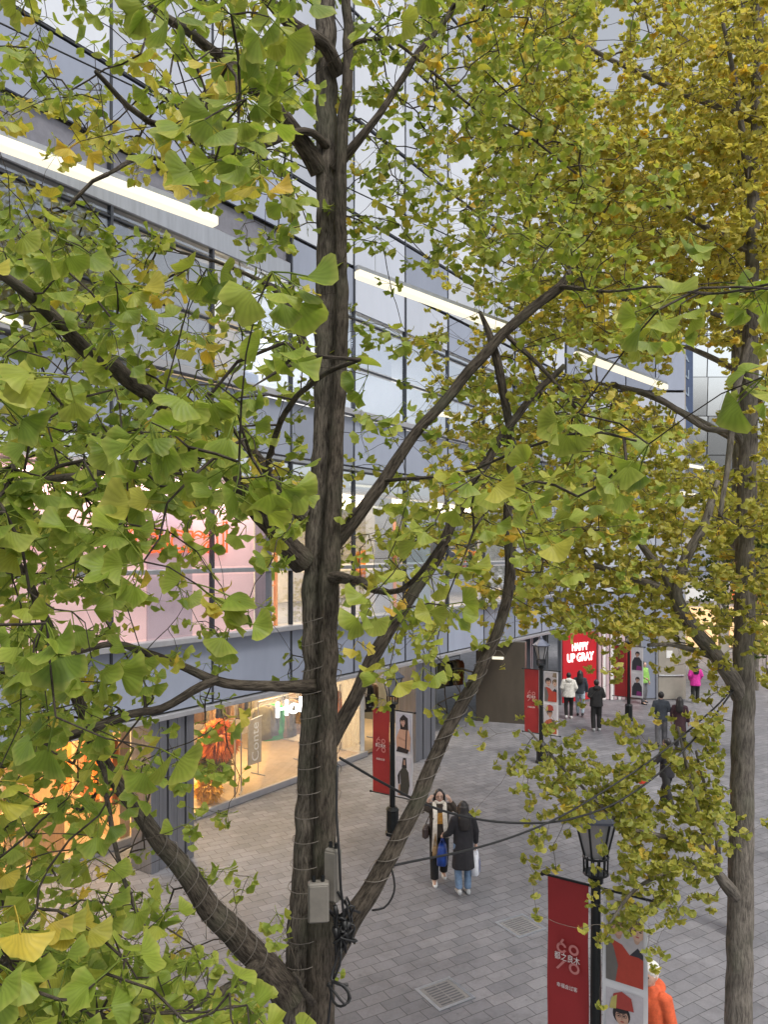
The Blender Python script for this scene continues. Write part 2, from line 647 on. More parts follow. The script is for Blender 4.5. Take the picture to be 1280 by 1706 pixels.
# ---- rows from the ground up
bay_panels('spandrel_panel', m_blue, 2.95, 4.25, -.05, 0)
bay_panels('spandrel_panel', [m_blue2, m_blue], 8.16, 9.42, -.05, 0)
bay_panels('cladding_panel', m_blue, 13.22, 14.55, -.05, 0, .03, (0, 3))
bay_panels('cladding_panel', [m_pale, m_blue, m_pale2], 13.22, 14.55, -.05, 0, .03, (3, 99))
bay_panels('cladding_panel', [m_pale, m_pale2], 14.60, 16.96, -.05, 0)
bay_panels('cladding_panel', [m_pale2, m_pale], 17.02, 19.65, -.05, 0)
bay_panels('cladding_panel', [m_pale2, m_pale2, m_pale], 19.71, 22.35, -.05, 0)
bay_panels('cladding_panel', [m_pale2, m_pale], 22.41, 24.45, -.05, 0)
bay_panels('cladding_panel', [m_pale, m_pale2], 24.51, 26.6, -.05, 0)
for z0, z1 in ((4.36, 5.58), (5.68, 8.05)):
    bay_panels('window', m_pane, z0, z1, -.045, -.02, .035)
for z0, z1 in ((9.60, 10.66), (10.72, 11.88), (11.94, 12.06)):
    bay_panels('window', m_paneup, z0, z1, -.045, -.02, .035)
for z, h, o, m in ((4.30, .055, .20, m_ledge), (2.89, .05, .10, m_ledge), (5.63, .045, .07, m_alu), (9.51, .07, .14, m_ledge),
                   (10.69, .022, .02, m_mull), (11.91, .022, .02, m_mull), (8.095, .04, .05, m_alu), (16.99, .022, .02, m_mull),
                   (19.68, .022, .02, m_mull), (22.38, .022, .02, m_mull), (24.48, .022, .02, m_mull), (14.575, .018, .018, m_mull)):
    bpart('transom', m, lambda b: fbox(b, EDGES[0], EDGES[-1], z - h, z + h, -.06, o, 0, .01))
bpart('ledge', m_alu, lambda b: fbox(b, EDGES[0], EDGES[4] - .05, 12.10, 12.55, -.06, .05, 0, .02))
bpart('recess', m_rec, lambda b: fbox(b, EDGES[0], EDGES[4] - .05, 12.56, 13.2, -.3, -.1))
bay_panels('cladding_panel', [m_pale, m_blue, m_pale], 12.10, 13.18, -.05, 0, .03, (4, 99))
bpart('parapet', m_ledge, lambda b: fbox(b, EDGES[0] - .1, EDGES[-1] + .1, 26.62, 27.1, -.4, .14))
for i, y in enumerate(EDGES):
    for z0, z1 in ((2.95, 4.245), (4.36, 8.05), (8.14, 9.43), (9.59, 13.19), (13.21, 26.6)):
        bpart('mullion', m_mull, lambda b: fbox(b, y - .022, y + .022, z0, z1, -.07, .035 if z0 in (4.36, 9.59) else .014))
# carcass: floors, back walls, ceilings
bpart('floor_slab', m_slab, lambda b: fbox(b, EDGES[0], 31.0, 3.98, 4.27, -6.4, -.08))
bpart('ceiling', m_white, lambda b: fbox(b, EDGES[0], 31.0, 7.55, 7.63, -6.2, -.10))
bpart('floor_slab', m_slab, lambda b: fbox(b, EDGES[0], 31.0, 9.1, 9.42, -6.4, -.08))
bpart('ceiling', m_white, lambda b: fbox(b, EDGES[0], 31.0, 12.14, 12.22, -6.2, -.10))
bpart('roof', m_slab, lambda b: fbox(b, EDGES[0], 31.0, 12.3, 26.5, -6.4, -.52))
bpart('back_wall', m_cream, lambda b: fbox(b, EDGES[0], 31.0, 4.28, 7.54, -6.4, -6.1))
bpart('back_wall', m_cream, lambda b: fbox(b, EDGES[0], 31.0, 9.43, 12.13, -6.4, -5.0))
bpart('end_wall', m_blue2, lambda b: fbox(b, EDGES[0] - .2, EDGES[0] - .02, 2.9, 26.6, -6.4, -.02))
# partitions of the third floor and cream room linings
for y, m in ((14.25, m_cream), (16.6, m_cream), (19.5, m_white), (23.2, m_white), (27.0, m_cream)):
    bpart('partition', m, lambda b: fbox(b, y - .08, y + .08, 9.44, 12.12, -4.9, -.5))
bpart('blind', m_cream, lambda b: fbox(b, 14.4, 15.9, 9.6, 12.05, -.62, -.58))
bpart('blind', m_white, lambda b: fbox(b, 23.4, 26.6, 9.6, 12.05, -.72, -.68))
bpart('blind', m_white, lambda b: fbox(b, 19.7, 21.4, 10.8, 12.05, -.5, -.46))
# pink shop lining just behind the second floor glass
YP = UY(452)
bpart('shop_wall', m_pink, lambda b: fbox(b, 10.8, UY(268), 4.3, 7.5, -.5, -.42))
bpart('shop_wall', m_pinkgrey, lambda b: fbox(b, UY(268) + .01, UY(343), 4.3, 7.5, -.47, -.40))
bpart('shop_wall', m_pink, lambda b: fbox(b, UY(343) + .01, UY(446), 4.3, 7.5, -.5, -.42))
bpart('pilaster', m_col, lambda b: fbox(b, UY(447), UY(458), 4.3, 8.0, -.4, -.08))
bpart('pilaster', m_white, lambda b: fbox(b, UY(640), UY(668), 4.3, 7.5, -.6, -.3))
bpart('shop_wall', mat('pale blue shop wall', (.45, .55, .58), .5, var=.05, emit=.05), lambda b: fbox(b, UY(700), UY(738), 4.3, 7.5, -.5, -.44))
bpart('shop_wall', m_white, lambda b: fbox(b, UY(818), UY(900), 4.3, 7.5, -.5, -.44))
for o in (-.9, -1.6, -2.3, -3.2, -4.4):
    bpart('ceiling_lamp', m_lampc, lambda b: fbox(b, YP + .3, 28, 7.47, 7.54, o - .05, o + .05))
for y in (15.0, 17.2, 17.9, 18.6, 20.2, 22.0, 24.5):
    bpart('ceiling_lamp', m_lampw, lambda b: fbox(b, y, y + .42, 12.06, 12.13, -1.6, -1.1))
# round lit lamp and bright boards in the third floor room, with dim cupboards
bpart('ceiling_lamp', m_lampw, lambda b: b.ell(FP(16.6, 11.4, -.95), .33, .33, .26))
bpart('ceiling_lamp', m_lampw, lambda b: fbox(b, 19.7, 20.5, 11.2, 11.29, -1.5, -.7))
bpart('light_box', mat('lit display board', (.9, .92, 1), emit=1.3, ecol=(.9, .95, 1)), lambda b: fbox(b, 16.7, 18.3, 9.9, 10.9, -4.6, -4.5))
bpart('cupboard', m_blue2, lambda b: fbox(b, 17.6, 18.6, 9.44, 10.6, -2.9, -2.3, 0, .03))

# ---- recessed ground floor
RO = -1.65
bpart('soffit', m_bronze, lambda b: fbox(b, EDGES[0], 31.0, 2.88, 2.94, -6.4, -.03))
bpart('shop_floor', m_shopfloor, lambda b: fbox(b, 9.0, 24.9, .03, .13, -6.3, RO - .04))
bpart('back_wall', m_cream, lambda b: fbox(b, 9.0, 29.0, .0, 2.87, -6.45, -6.2))
bpart('partition', m_wood, lambda b: fbox(b, 14.75, 14.95, .13, 2.87, -6.1, RO - .06))
bpart('partition', m_white, lambda b: fbox(b, 21.55, 21.75, .13, 2.87, -6.1, RO - .06))
bpart('shop_plinth', m_ledge, lambda b: fbox(b, 9.0, 21.75, .0, .15, RO - .03, RO + .07, 0, .01))
for a, b_ in ((9.0, 11.0), (11.02, 13.0), (13.02, 14.9), (15.3, 17.35), (17.37, 19.4), (19.42, 21.5)):
    bpart('shop_window', m_pane, lambda b: fbox(b, a, b_, .16, 2.86, RO, RO + .02))
for y in (11.01, 13.01, 17.36, 19.41):
    bpart('window_post', m_alu, lambda b: fbox(b, y - .006, y + .006, .16, 2.86, RO - .02, RO + .03))
for a, b_ in ((UY(252), UY(326)), (UY(694), UY(727))):
    def col(b):
        n = 5
        w = (b_ - a) / n
        for k in range(n):                                # vertical cladding strips with shadow gaps
            fbox(b, a + w * k + .012, a + w * (k + 1) - .012, 0, 2.87, -.62, -.02 - .03 * (k % 2), 0, .012)
        fbox(b, a + .03, b_ - .03, 0, 2.87, -.58, -.1)
    bpart('column', m_col, col)
for k in range(3):
    for o in (-1.9, -3.4):
        bpart('ceiling_lamp', m_lampc, lambda b: fbox(b, 15.6 + 2 * k, 17.1 + 2 * k, 2.80, 2.86, o - .06, o + .06))
        bpart('ceiling_lamp', m_lampc, lambda b: fbox(b, 9.4 + 1.8 * k, 10.8 + 1.8 * k, 2.80, 2.86, o - .06, o + .06))
# shop entrance beyond the second column, dark stone wall and ribbed glass beside it
bpart('side_wall', mat('olive grey wall', (.16, .155, .12), .5), lambda b: fbox(b, UY(790) - .02, UY(790) + .3, 0, 2.87, -5.0, RO))
pa, pb = Vector((3.27, 27.35, 0)), Vector((4.92, 26.8, 0))
dx = (pb - pa).normalized()
dy = Vector((-dx.y, dx.x, 0))
bpart('stone_wall', m_bronze, lambda b: b.obox((pa + pb) / 2 + dy * .22 + Z * 1.43, (pb - pa).length / 2, .2, 1.43, (dx, dy, Z), 0, .01))
bpart('wall_lamp', m_lampw, lambda b: b.obox(pa.lerp(pb, .46) - dy * .06 + Z * 2.28, .2, .04, .045, (dx, dy, Z), 0, .01))
bpart('wall_lamp', m_lampw, lambda b: b.ell(FP(UY(822), 2.70, -.35), .11, .11, .09))
bpart('glass_door', m_blue2, lambda b: fbox(b, 27.7, 30.4, .05, 2.85, -.55, -.5))
for k in range(9):
    bpart('metal_fin', m_alu, lambda b: fbox(b, 27.75 + .31 * k, 27.81 + .31 * k, 0, 2.85, -.5, -.25 + .1 * (k % 2)))
m_led = mat('red lit screen', (.38, .008, .014), .4, var=.08, scale=1.5, emit=.10, ecol=(.8, .01, .025))
LA, LB = Vector((7.02, 30.2, 0)), Vector((8.64, 31.3, 0))
LD = (LB - LA).normalized()
LN = Vector((LD.y, -LD.x, 0))
bpart('screen_frame', m_alu, lambda b: b.obox((LA + LB) / 2 + Z * 1.42 - LN * .11, (LB - LA).length / 2 + .06, .1, 1.42, (LD, LN, Z), 0, .01))
bpart('lit_screen', m_led, lambda b: b.obox((LA + LB) / 2 + Z * 1.43 + LN * .01, (LB - LA).length / 2, .02, 1.35, (LD, LN, Z)))


# ---- the wing facing the camera where the street bends
wing = thing('shop_wing', 'grey stone and glass wing with pink ribbed pilasters and closed doors at the street bend', 'building', (10.5, 31.3, 0))
WY = 31.3


def wpart(name, m, x0, x1, y0, y1, z0, z1, bev=0.):
    mb = MB()
    mb.box(x0, x1, y0, y1, z0, z1, 0, bev)
    return mb.build(name, m, wing)


m_pinkrib = mat('pink and white ribbed cladding', (.62, .47, .50), .35, .2, .2, 9, stretch=(1, 1, .02))
m_stone = mat('grey beige stone cladding', (.30, .275, .235), .55, var=.12, scale=2)
wpart('wall', m_stone, 8.75, 12.2, WY + .12, WY + .5, 0, 2.9)
for k in range(7):
    wpart('ribbed_pilaster', m_pinkrib if k % 2 == 0 else m_white, 8.72 + .16 * k, 8.85 + .16 * k, WY - .06 - .05 * (k % 2), WY + .1, 0, 2.9, .02)
wpart('poster', mat('red poster', (.48, .03, .025), .45, emit=.12, ecol=(.9, .03, .02)), 9.9, 10.45, WY - .03, WY + .1, .08, 2.0, .01)
wpart('door', m_blue2, 10.52, 11.1, WY + .04, WY + .1, .05, 2.7)
wpart('door_frame', m_alu, 10.47, 10.52, WY - .02, WY + .1, 0, 2.75)
wpart('door_frame', m_alu, 11.1, 11.16, WY - .02, WY + .1, 0, 2.75)
wpart('stone_panel', m_stone, 11.18, 12.22, WY - .02, WY + .1, 1.02, 2.88, .01)
wpart('stone_panel', m_stone, 11.18, 12.22, WY - .02, WY + .1, .02, .96, .01)
wpart('rail', m_alu, 11.18, 12.22, WY - .06, WY - .021, .965, 1.015, .01)
wpart('notice', m_white, 11.5, 11.75, WY - .035, WY - .021, 1.7, 2.0)
for i, (z0, z1, m) in enumerate(((2.95, 4.3, m_blue), (4.4, 7.9, m_pale), (8.0, 9.6, m_blue2), (9.7, 12.5, m_pale), (12.6, 15.5, m_blue), (15.6, 19., m_pale2))):
    for k in range(4):
        x = 7.44 + 1.21 * k
        wpart('cladding_panel', m, x + .02, x + 1.19, WY + .0, WY + .08, z0, z1, .008)
wpart('core', m_slab, 7.5, 12.2, WY + .6, WY + 9, 2.95, 19.1)
wpart('side_wall', m_stone, 12.24, 12.34, WY + .1, WY + 9, 0, 19.1)

# ---- the block across the far side street: lit shops below, bright sheet glass above
far = thing('far_building', 'distant block with warm lit shops below and bright white sheet glass above', 'building', (24, 46, 0))
m_skyglass = mat('mirror bright sheet glass', (.80, .86, .92), .04, .92, .05, .5)
m_farwall = mat('pale far wall', (.46, .44, .42), .7)
FY = 46.


def farpart(name, m, x0, x1, y0, y1, z0, z1):
    mb = MB()
    mb.box(x0, x1, y0, y1, z0, z1)
    return mb.build(name, m, far)


farpart('wall', m_farwall, 13.5, 42, FY + .3, FY + 8, 0, 9.4)
farpart('glass_core', m_slab, 13.5, 42, FY + .6, FY + 8, 9.4, 24)
for i in range(10):
    for j in range(6):
        x, z = 14.0 + 2.75 * i, 9.5 + 2.35 * j
        mb = MB()
        t1, t2 = random.uniform(-.02, .02), random.uniform(.05, .09)
        ny = Vector((t1, 1, t2)).normalized()
        xx = Vector((1, -t1, 0)).normalized()
        mb.obox((x + 1.37, FY + .3, z + 1.17), 1.34, .03, 1.14, (xx, ny, xx.cross(ny)))
        mb.build('window', m_skyglass, far)
m_warmwin = mat('warm lit shop window', (.8, .55, .3), .4, var=.4, scale=1.2, emit=.5, ecol=(1, .52, .22))
m_orangeglow = mat('orange shop sign', (.9, .25, .08), emit=1.2, ecol=(1, .18, .05))
for i in range(8):
    x = 14.2 + 3.3 * i
    farpart('shop_window', m_warmwin, x, x + 2.6, FY + .2, FY + .32, .3, 2.7)
    farpart('shop_sign', m_orangeglow if i % 3 != 1 else m_white, x + .2, x + 2.4, FY + .1, FY + .28, 3.1, 3.8)
    farpart('window', m_blue2, x, x + 2.6, FY + .22, FY + .32, 4.6, 6.2)
    farpart('window', m_blue2, x, x + 2.6, FY + .22, FY + .32, 7.0, 8.6)
    farpart('pier', m_stone, x + 2.7, x + 3.2, FY + .1, FY + .3, 0, 9.3)

t = thing('hanging_sign', 'tall dark blue vertical sign board mounted high beside the bright sheet glass', 'sign', (14.0, 36.0, 0))
mb = MB()
mb.box(13.72, 14.5, 36.0, 36.25, 11.6, 16.1, 0, .03)
mb.build('board', mat('dark blue sign board', (.05, .08, .16), .4), t)
mb = MB()
for k, ch in enumerate('ANNA'):
    put_text(mb, text_mesh(ch, .62, .01), (14.1, 35.985, 14.9 - .8 * k), (1, 0, 0), (0, 0, 1), (0, -1, 0), 0, True)
mb.build('lettering', mat('pale sign letters', (.25, .32, .42), .5), t)
mb = MB()
mb.box(12.34, 13.72, 36.08, 36.16, 12.2, 12.3)
mb.box(12.34, 13.72, 36.08, 36.16, 15.3, 15.4)
mb.build('bracket', m_mull, t)

# ---- signs on the shops
t = thing('neon_sign', 'orange neon word on the pale pink wall behind the second floor glass', 'sign', FP(15.4, 6.0, -.3))
mb = MB()
ya, yb = UY(196), UY(398)
put_text(mb, text_mesh('Macral', .92, 0, .020, (yb - ya) * DL), FP(ya, 5.98, -.33), D, Z, N)
mb.build('lettering', m_neon, t)
mb = MB()
for k in range(6):
    yy = ya + (yb - ya) * (k + .5) / 6
    mb.tube([FP(yy, 6.1, -.42), FP(yy, 6.1, -.33)], .012, 5)
mb.build('mount', m_alu, t)
t = thing('neon_sign', 'red neon strokes at the edge of the pink wall, mostly behind leaves', 'sign', FP(12.8, 6.0, -.3))
mb = MB()
put_text(mb, text_mesh('Bo', .86, 0, .04, .95), FP(UY(-8), 6.1, -.33), D, Z, N)
mb.build('lettering', m_neonred, t)
t = thing('shop_sign', 'white lit shop name hanging behind the ground floor window beside the trunk', 'sign', FP(19, 2.5, -1.5))
mb = MB()
ya, yb = UY(470), UY(569)
put_text(mb, text_mesh('Hollister', .5, .025, 0, (yb - ya) * DL), FP(ya, 2.27, -.16), D, Z, N)
mb.build('lettering', m_neonw, t)
mb = MB()
for k in range(4):
    yy = ya + (yb - ya) * (k + .4) / 4
    mb.tube([FP(yy, 2.5, -.17), FP(yy, 2.87, -.17)], .008, 5)
mb.build('hanger', m_alu, t)
t = thing('screen_lettering', 'pinkish white lit words in two lines on the red screen', 'sign', LA.lerp(LB, .5) + Z * 1.6)
mb = MB()
put_text(mb, text_mesh('HAPPY', .42, 0, .014, .95), LA + LD * .50 + LN * .045 + Z * 2.08, LD, Z, LN)
put_text(mb, text_mesh('UP GRAY', .46, 0, .014, 1.55), LA + LD * .22 + LN * .045 + Z * 1.64, LD, Z, LN)
mb.build('lettering', mat('pinkish lit letters', (1, .75, .75), emit=2.2, ecol=(1, .55, .55)), t)
# ------------------------------------------------------------------ shop goods
def garment_mb(w, h, seed, long_sleeve=True):
    """a coat or jacket on a hanger: x is its width, hook at the origin, hangs down -z"""
    r = random.Random(seed)
    mb = MB()
    prof = [(-.10, .05, .045), (-.13, .11, .055), (-.17, .20, .065), (-.22, .225, .08), (-.34, .205, .09), (-.55, .205, .095), (-.80, .225, .10), (-1.0, .245, .11)]
    rings = []
    ph = r.uniform(0, 6)
    for z, rx, ry in prof:
        k = abs(z)
        ring = []
        for j in range(18):
            a = 2 * math.pi * j / 18
            f = 1 + .10 * k * math.sin(5 * a + ph + 2 * k)
            ring.append((rx * w / .46 * math.cos(a) * f, ry * math.sin(a) * f, z * h))
        rings.append(ring)
    mb.loft(rings)
    for sx in (-1, 1):
        L = .66 if long_sleeve else .3
        pts = [(sx * .17 * w / .46, 0, -.17 * h), (sx * .235 * w / .46, .01, -.28 * h), (sx * .255 * w / .46, .02, -.5 * h), (sx * .25 * w / .46, .045, -(.2 + L) * h)]
        mb.tube(pts, [.06, .062, .052, .045], 9)
    return mb


m_hanger = mat('steel hanger wire', (.5, .5, .5), .3, .9)


def garment(name, label, cat, colmat, loc, rz, w, h, seed, group):
    t = thing(name, label, cat, loc, rz, group)
    garment_mb(w, h, seed).build('cloth', colmat, t, world=False, smooth=True)
    mb = MB()
    mb.tube([(0, 0, 0), (.0, 0, .035), (.02, 0, .05), (.035, 0, .03)], .004, 5)
    mb.tube([(-.16, 0, -.14), (0, 0, -.03), (.16, 0, -.14)], .005, 5)
    mb.tube([(0, 0, 0), (0, 0, -.04)], .004, 5)
    mb.build('hanger', m_hanger, t, world=False)
    return t


def rack(label, Y0, Y1, off, z0, h, name='clothes_rack'):
    t = thing(name, label, 'clothes rack', FP((Y0 + Y1) / 2, z0, off), 0)
    mb = MB()
    mb.tube([FP(Y0, z0 + h, off), FP(Y1, z0 + h, off)], .016, 8)
    mb.build('rail', m_alu, t)
    for y in (Y0, Y1):
        mb = MB()
        mb.tube([FP(y, z0, off), FP(y, z0 + h + .02, off)], .016, 8)
        mb.tube([FP(y, z0 + .02, off - .25), FP(y, z0 + .02, off + .25)], .018, 8)
        mb.build('leg', m_alu, t)
    return t


GC = {'brown': (.12, .07, .035), 'camel': (.42, .26, .13), 'black': (.015, .015, .016), 'grey': (.18, .17, .16), 'khaki': (.20, .17, .10), 'cream': (.62, .55, .44), 'green': (.05, .48, .09),
      'rust': (.38, .12, .04), 'navy': (.03, .04, .09), 'orange': (.75, .22, .04), 'white': (.72, .7, .68), 'olive': (.09, .09, .04), 'maroon': (.10, .018, .02)}


def gm(c):
    return mat(c + ' cloth', GC[c], .85, var=.3, scale=9, bump=.25)


RZ = math.atan2(D.y, D.x)


def hang_row(cols, Y0, Y1, off, ztop, place, group, w=.46, h=.85, turn=math.pi / 2):
    for i, c in enumerate(cols):
        y = Y0 + (Y1 - Y0) * (i + .5) / len(cols)
        garment('hanging_coat', f'{c} garment on a hanger {place}', 'garment', gm(c), FP(y, ztop - .03, off), RZ + turn + random.uniform(-.25, .25), w, h * random.uniform(.9, 1.12), i * 3 + int(off * 10), group)


def goods(lab, u0, u1, off, z0, h, cols, place, group, w=.46, hh=.85, turn=math.pi / 2):
    a, b = IN(u0, off), IN(u1, off)
    rack(lab, a, b, off, z0, h)
    hang_row(cols, a + .05, b - .05, off, z0 + h, place, group, w, hh, turn)


goods('steel rack of brown coats under the shop ceiling behind the orange bush', 322, 416, -4.6, .13, 2.0, ['brown', 'khaki', 'camel', 'black', 'olive', 'brown', 'camel', 'grey', 'brown', 'black', 'khaki'], 'on the rack behind the orange bush', 'garments behind the orange bush')
goods('steel rack carrying the bright green jacket and beige coats', 430, 500, -2.6, .13, 1.92, ['khaki', 'grey', 'green', 'camel', 'khaki', 'grey', 'camel', 'black'], 'on the rack with the green jacket', 'garments beside the green jacket', .56, 1.0, -.62)
goods('steel rack of dark coats deep in the shop behind the trunk', 480, 575, -4.4, .13, 1.95, ['black', 'brown', 'grey', 'camel', 'black', 'olive', 'rust', 'grey'], 'deep in the shop behind the trunk', 'garments deep in the second shop')
goods('steel rack of dark trousers and coats just past the main trunk', 566, 622, -2.4, .13, 1.92, ['rust', 'black', 'grey', 'cream', 'black', 'brown'], 'on the rack past the main trunk', 'garments past the main trunk', .46, .95, -.5)
goods('steel rack of yellow and tan clothes seen between lamp and grey column', 655, 692, -2.7, .13, 1.92, ['camel', 'rust', 'cream', 'camel', 'khaki'], 'between the lamp and the grey column', 'garments between lamp and column', .46, .95, -.5)
goods('steel rack inside the shop entrance beyond the second grey column', 728, 766, -2.7, .13, 1.92, ['olive', 'brown', 'black', 'khaki', 'camel', 'rust'], 'inside the entrance beyond the second column', 'garments in the shop entrance', .50, 1.0, -.5)
goods('orange lit rack behind the second floor glass beside the trunk', 600, 655, -1.1, 4.27, 1.9, ['orange', 'black', 'rust', 'orange', 'camel', 'orange'], 'behind the second floor glass beside the trunk', 'garments behind the second floor glass')
goods('rack of mixed clothes behind the second floor glass past the pale blue wall', 742, 812, -1.3, 4.27, 1.9, ['navy', 'white', 'rust', 'black', 'orange', 'navy', 'camel', 'maroon'], 'past the pale blue wall upstairs', 'garments past the pale blue wall')
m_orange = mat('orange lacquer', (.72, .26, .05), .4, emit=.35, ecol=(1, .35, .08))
for ua, ub, lab in ((480, 502, 'orange shelf frame right of the pink shop wall'), (676, 697, 'orange shelf frame beside the pale blue shop wall'), (739, 746, 'slim orange shelf frame at the pale blue wall edge')):
    a, b = UY(ua), UY(ub)
    t = thing('shelf_frame', lab, 'shelf', FP((a + b) / 2, 4.27, -.8))
    for y in (a, b):
        mb = MB()
        fbox(mb, y - .03, y + .03, 4.27, 6.9, -.84, -.76, 0, .005)
        mb.build('post', m_orange, t)
    for k in range(4):
        mb = MB()
        fbox(mb, a + .031, b - .031, 4.5 + .7 * k, 4.54 + .7 * k, -.9, -.7)
        mb.build('shelf', m_orange, t)

# dried pampas display: three shaggy balls of fine stems
def shaggy(label, c, r, n, mcol, seed):
    rr = random.Random(seed)
    t = thing('dried_plant_display', label, 'dried plant', (c.x, c.y, .14))
    mb = MB()
    for _ in range(n):
        d = Vector((rr.gauss(0, 1), rr.gauss(0, 1), rr.gauss(0, 1))).normalized()
        L = rr.uniform(.75, 1.15)
        w = d.orthogonal().normalized() * .012
        b0 = c + Vector((d.x * r[0], d.y * r[1], d.z * r[2])) * .45
        m1 = c + Vector((d.x * r[0], d.y * r[1], d.z * r[2])) * (.8 * L)
        e = c + Vector((d.x * r[0], d.y * r[1], d.z * r[2] - .05)) * L + Vector((rr.gauss(0, .02), rr.gauss(0, .02), rr.gauss(0, .02)))
        mb.add([b0 - w, b0 + w, m1 + w * 2.2, e, m1 - w * 2.2], [(0, 1, 2, 3, 4)])
    mb.build('plumes', mcol, t)
    mb = MB()
    mb.tube([Vector((c.x, c.y, .14)), c], [.06, .03], 8)
    mb.build('stem', m_wood, t)


shaggy('rust orange shaggy dried plant display, the upper of the window bushes', FP(IN(366, -2.3), 1.45, -2.3), (.50, .50, .50), 1500, mat('rust orange plumes', (.62, .19, .03), .9, var=.5, scale=3), 1)
shaggy('golden yellow shaggy ball standing low by the shop window', FP(IN(347, -2.0), .46, -2.0), (.33, .33, .33), 1300, mat('golden yellow plumes', (.66, .36, .03), .9, var=.4, scale=3), 2)
shaggy('olive brown shaggy dried plant between the orange and yellow ones', FP(IN(356, -2.6), .85, -2.6), (.45, .45, .45), 1200, mat('olive brown plumes', (.20, .15, .03), .9, var=.5, scale=3), 3)

yp = IN(424, -1.9)
t = thing('shop_placard', 'beige see-through placard with white script hanging before the green jacket', 'sign', FP(yp, .13, -1.9))
mb = MB()
fbox(mb, yp - .2, yp + .2, .72, 1.85, -1.91, -1.88, 0, .01)
mb.build('board', mat('beige acrylic board', (.42, .36, .26), .25), t)
mb = MB()
put_text(mb, text_mesh('Conte', .34, .004, 0, .95), FP(yp + .1, .8, -1.875), Z, -D, N)
mb.build('lettering', m_white, t)
mb = MB()
mb.tube([FP(yp - .38, .14, -1.9), FP(yp - .38, 1.65, -1.9), FP(yp - .3, 1.8, -1.9), FP(yp + .22, 1.88, -1.9)], .018, 8)
mb.tube([FP(yp - .55, .15, -1.75), FP(yp - .2, .15, -2.05)], .02, 6)
mb.build('stand', m_alu, t)

for k, (y, off, w, lab) in enumerate(((IN(40, -2.6), -2.6, 1.1, 'low oak display table in the first shop, farthest from the wooden post'), (IN(165, -2.9), -2.9, .9, 'oak display table stacked with yellow bags in the first shop'), (IN(110, -4.6), -4.6, 1.0, 'oak counter deep inside the first shop'))):
    t = thing('display_table', lab, 'table', FP(y, .13, off))
    mb = MB()
    fbox(mb, y - w / 2, y + w / 2, .82, .88, off - .5, off + .5, 0, .015)
    mb.build('tabletop', m_wood, t)
    mb = MB()
    fbox(mb, y - w / 2 + .06, y + w / 2 - .06, .13, .82, off - .42, off + .42)
    mb.build('body', m_wood, t)
m_bagy = mat('mustard leather', (.58, .30, .03), .45, var=.2)
m_bagr = mat('red brown leather', (.34, .08, .03), .45, var=.2)
for k, (y, off, m, lab) in enumerate(((IN(150, -2.75), -2.75, m_bagy, 'mustard yellow handbag on the oak table, nearer the frame edge'), (IN(178, -2.75), -2.75, m_bagy, 'mustard yellow handbag on the oak table, nearer the grey column'),
                                      (IN(20, -2.5), -2.5, m_bagr, 'red brown handbag on the low display table'), (IN(50, -2.6), -2.6, m_bagr, 'second red brown handbag on the low display table'))):
    t = thing('handbag', lab, 'handbag', FP(y, .88, off))
    mb = MB()
    rings = []
    for z, a, b in ((.88, .15, .07), (.92, .17, .085), (1.05, .165, .075), (1.15, .14, .035)):
        rings.append([FP(y, z, off) + D * (a * math.copysign(abs(math.cos(q)) ** .5, math.cos(q))) + N * (b * math.copysign(abs(math.sin(q)) ** .6, math.sin(q))) for q in [2 * math.pi * j / 16 for j in range(16)]])
    mb.loft(rings)
    mb.build('body', m, t, smooth=True)
    mb = MB()
    mb.tube([FP(y, 1.14, off) + D * (.09 * math.cos(q)) + Z * (.12 * math.sin(q)) for q in [math.pi * j / 8 for j in range(9)]], .01, 6)
    mb.build('handle', m, t)
t = thing('garment_wall', 'row of orange and tan hangings on the oak partition in the first shop', 'display', FP(14.5, .13, -3.0))
for k in range(7):
    mb = MB()
    y = 14.66
    o = -1.7 - .32 * k
    mb.loft([[FP(y - dd, z, o + e * (1 + .2 * math.sin(z * 5 + k))) for dd, e in ((.02, -.13), (.10, -.05), (.10, .06), (.02, .13))] for z in (.9, 1.3, 1.8, 2.2)])
    mb.build('hanging', gm(('rust', 'camel', 'orange')[k % 3]), t)

# ------------------------------------------------------------------ street lamps and banners
m_lantern = mat('milky lantern glass', (.36, .36, .37), .25, var=.1, trans=.35)
m_lcap = mat('dull zinc lamp cap', (.11, .12, .16), .4, .6)


def ring(r, z, n=8, ph=0.):
    return [(r * math.cos(2 * math.pi * (j + .5) / n + ph), r * math.sin(2 * math.pi * (j + .5) / n + ph), z) for j in range(n)]


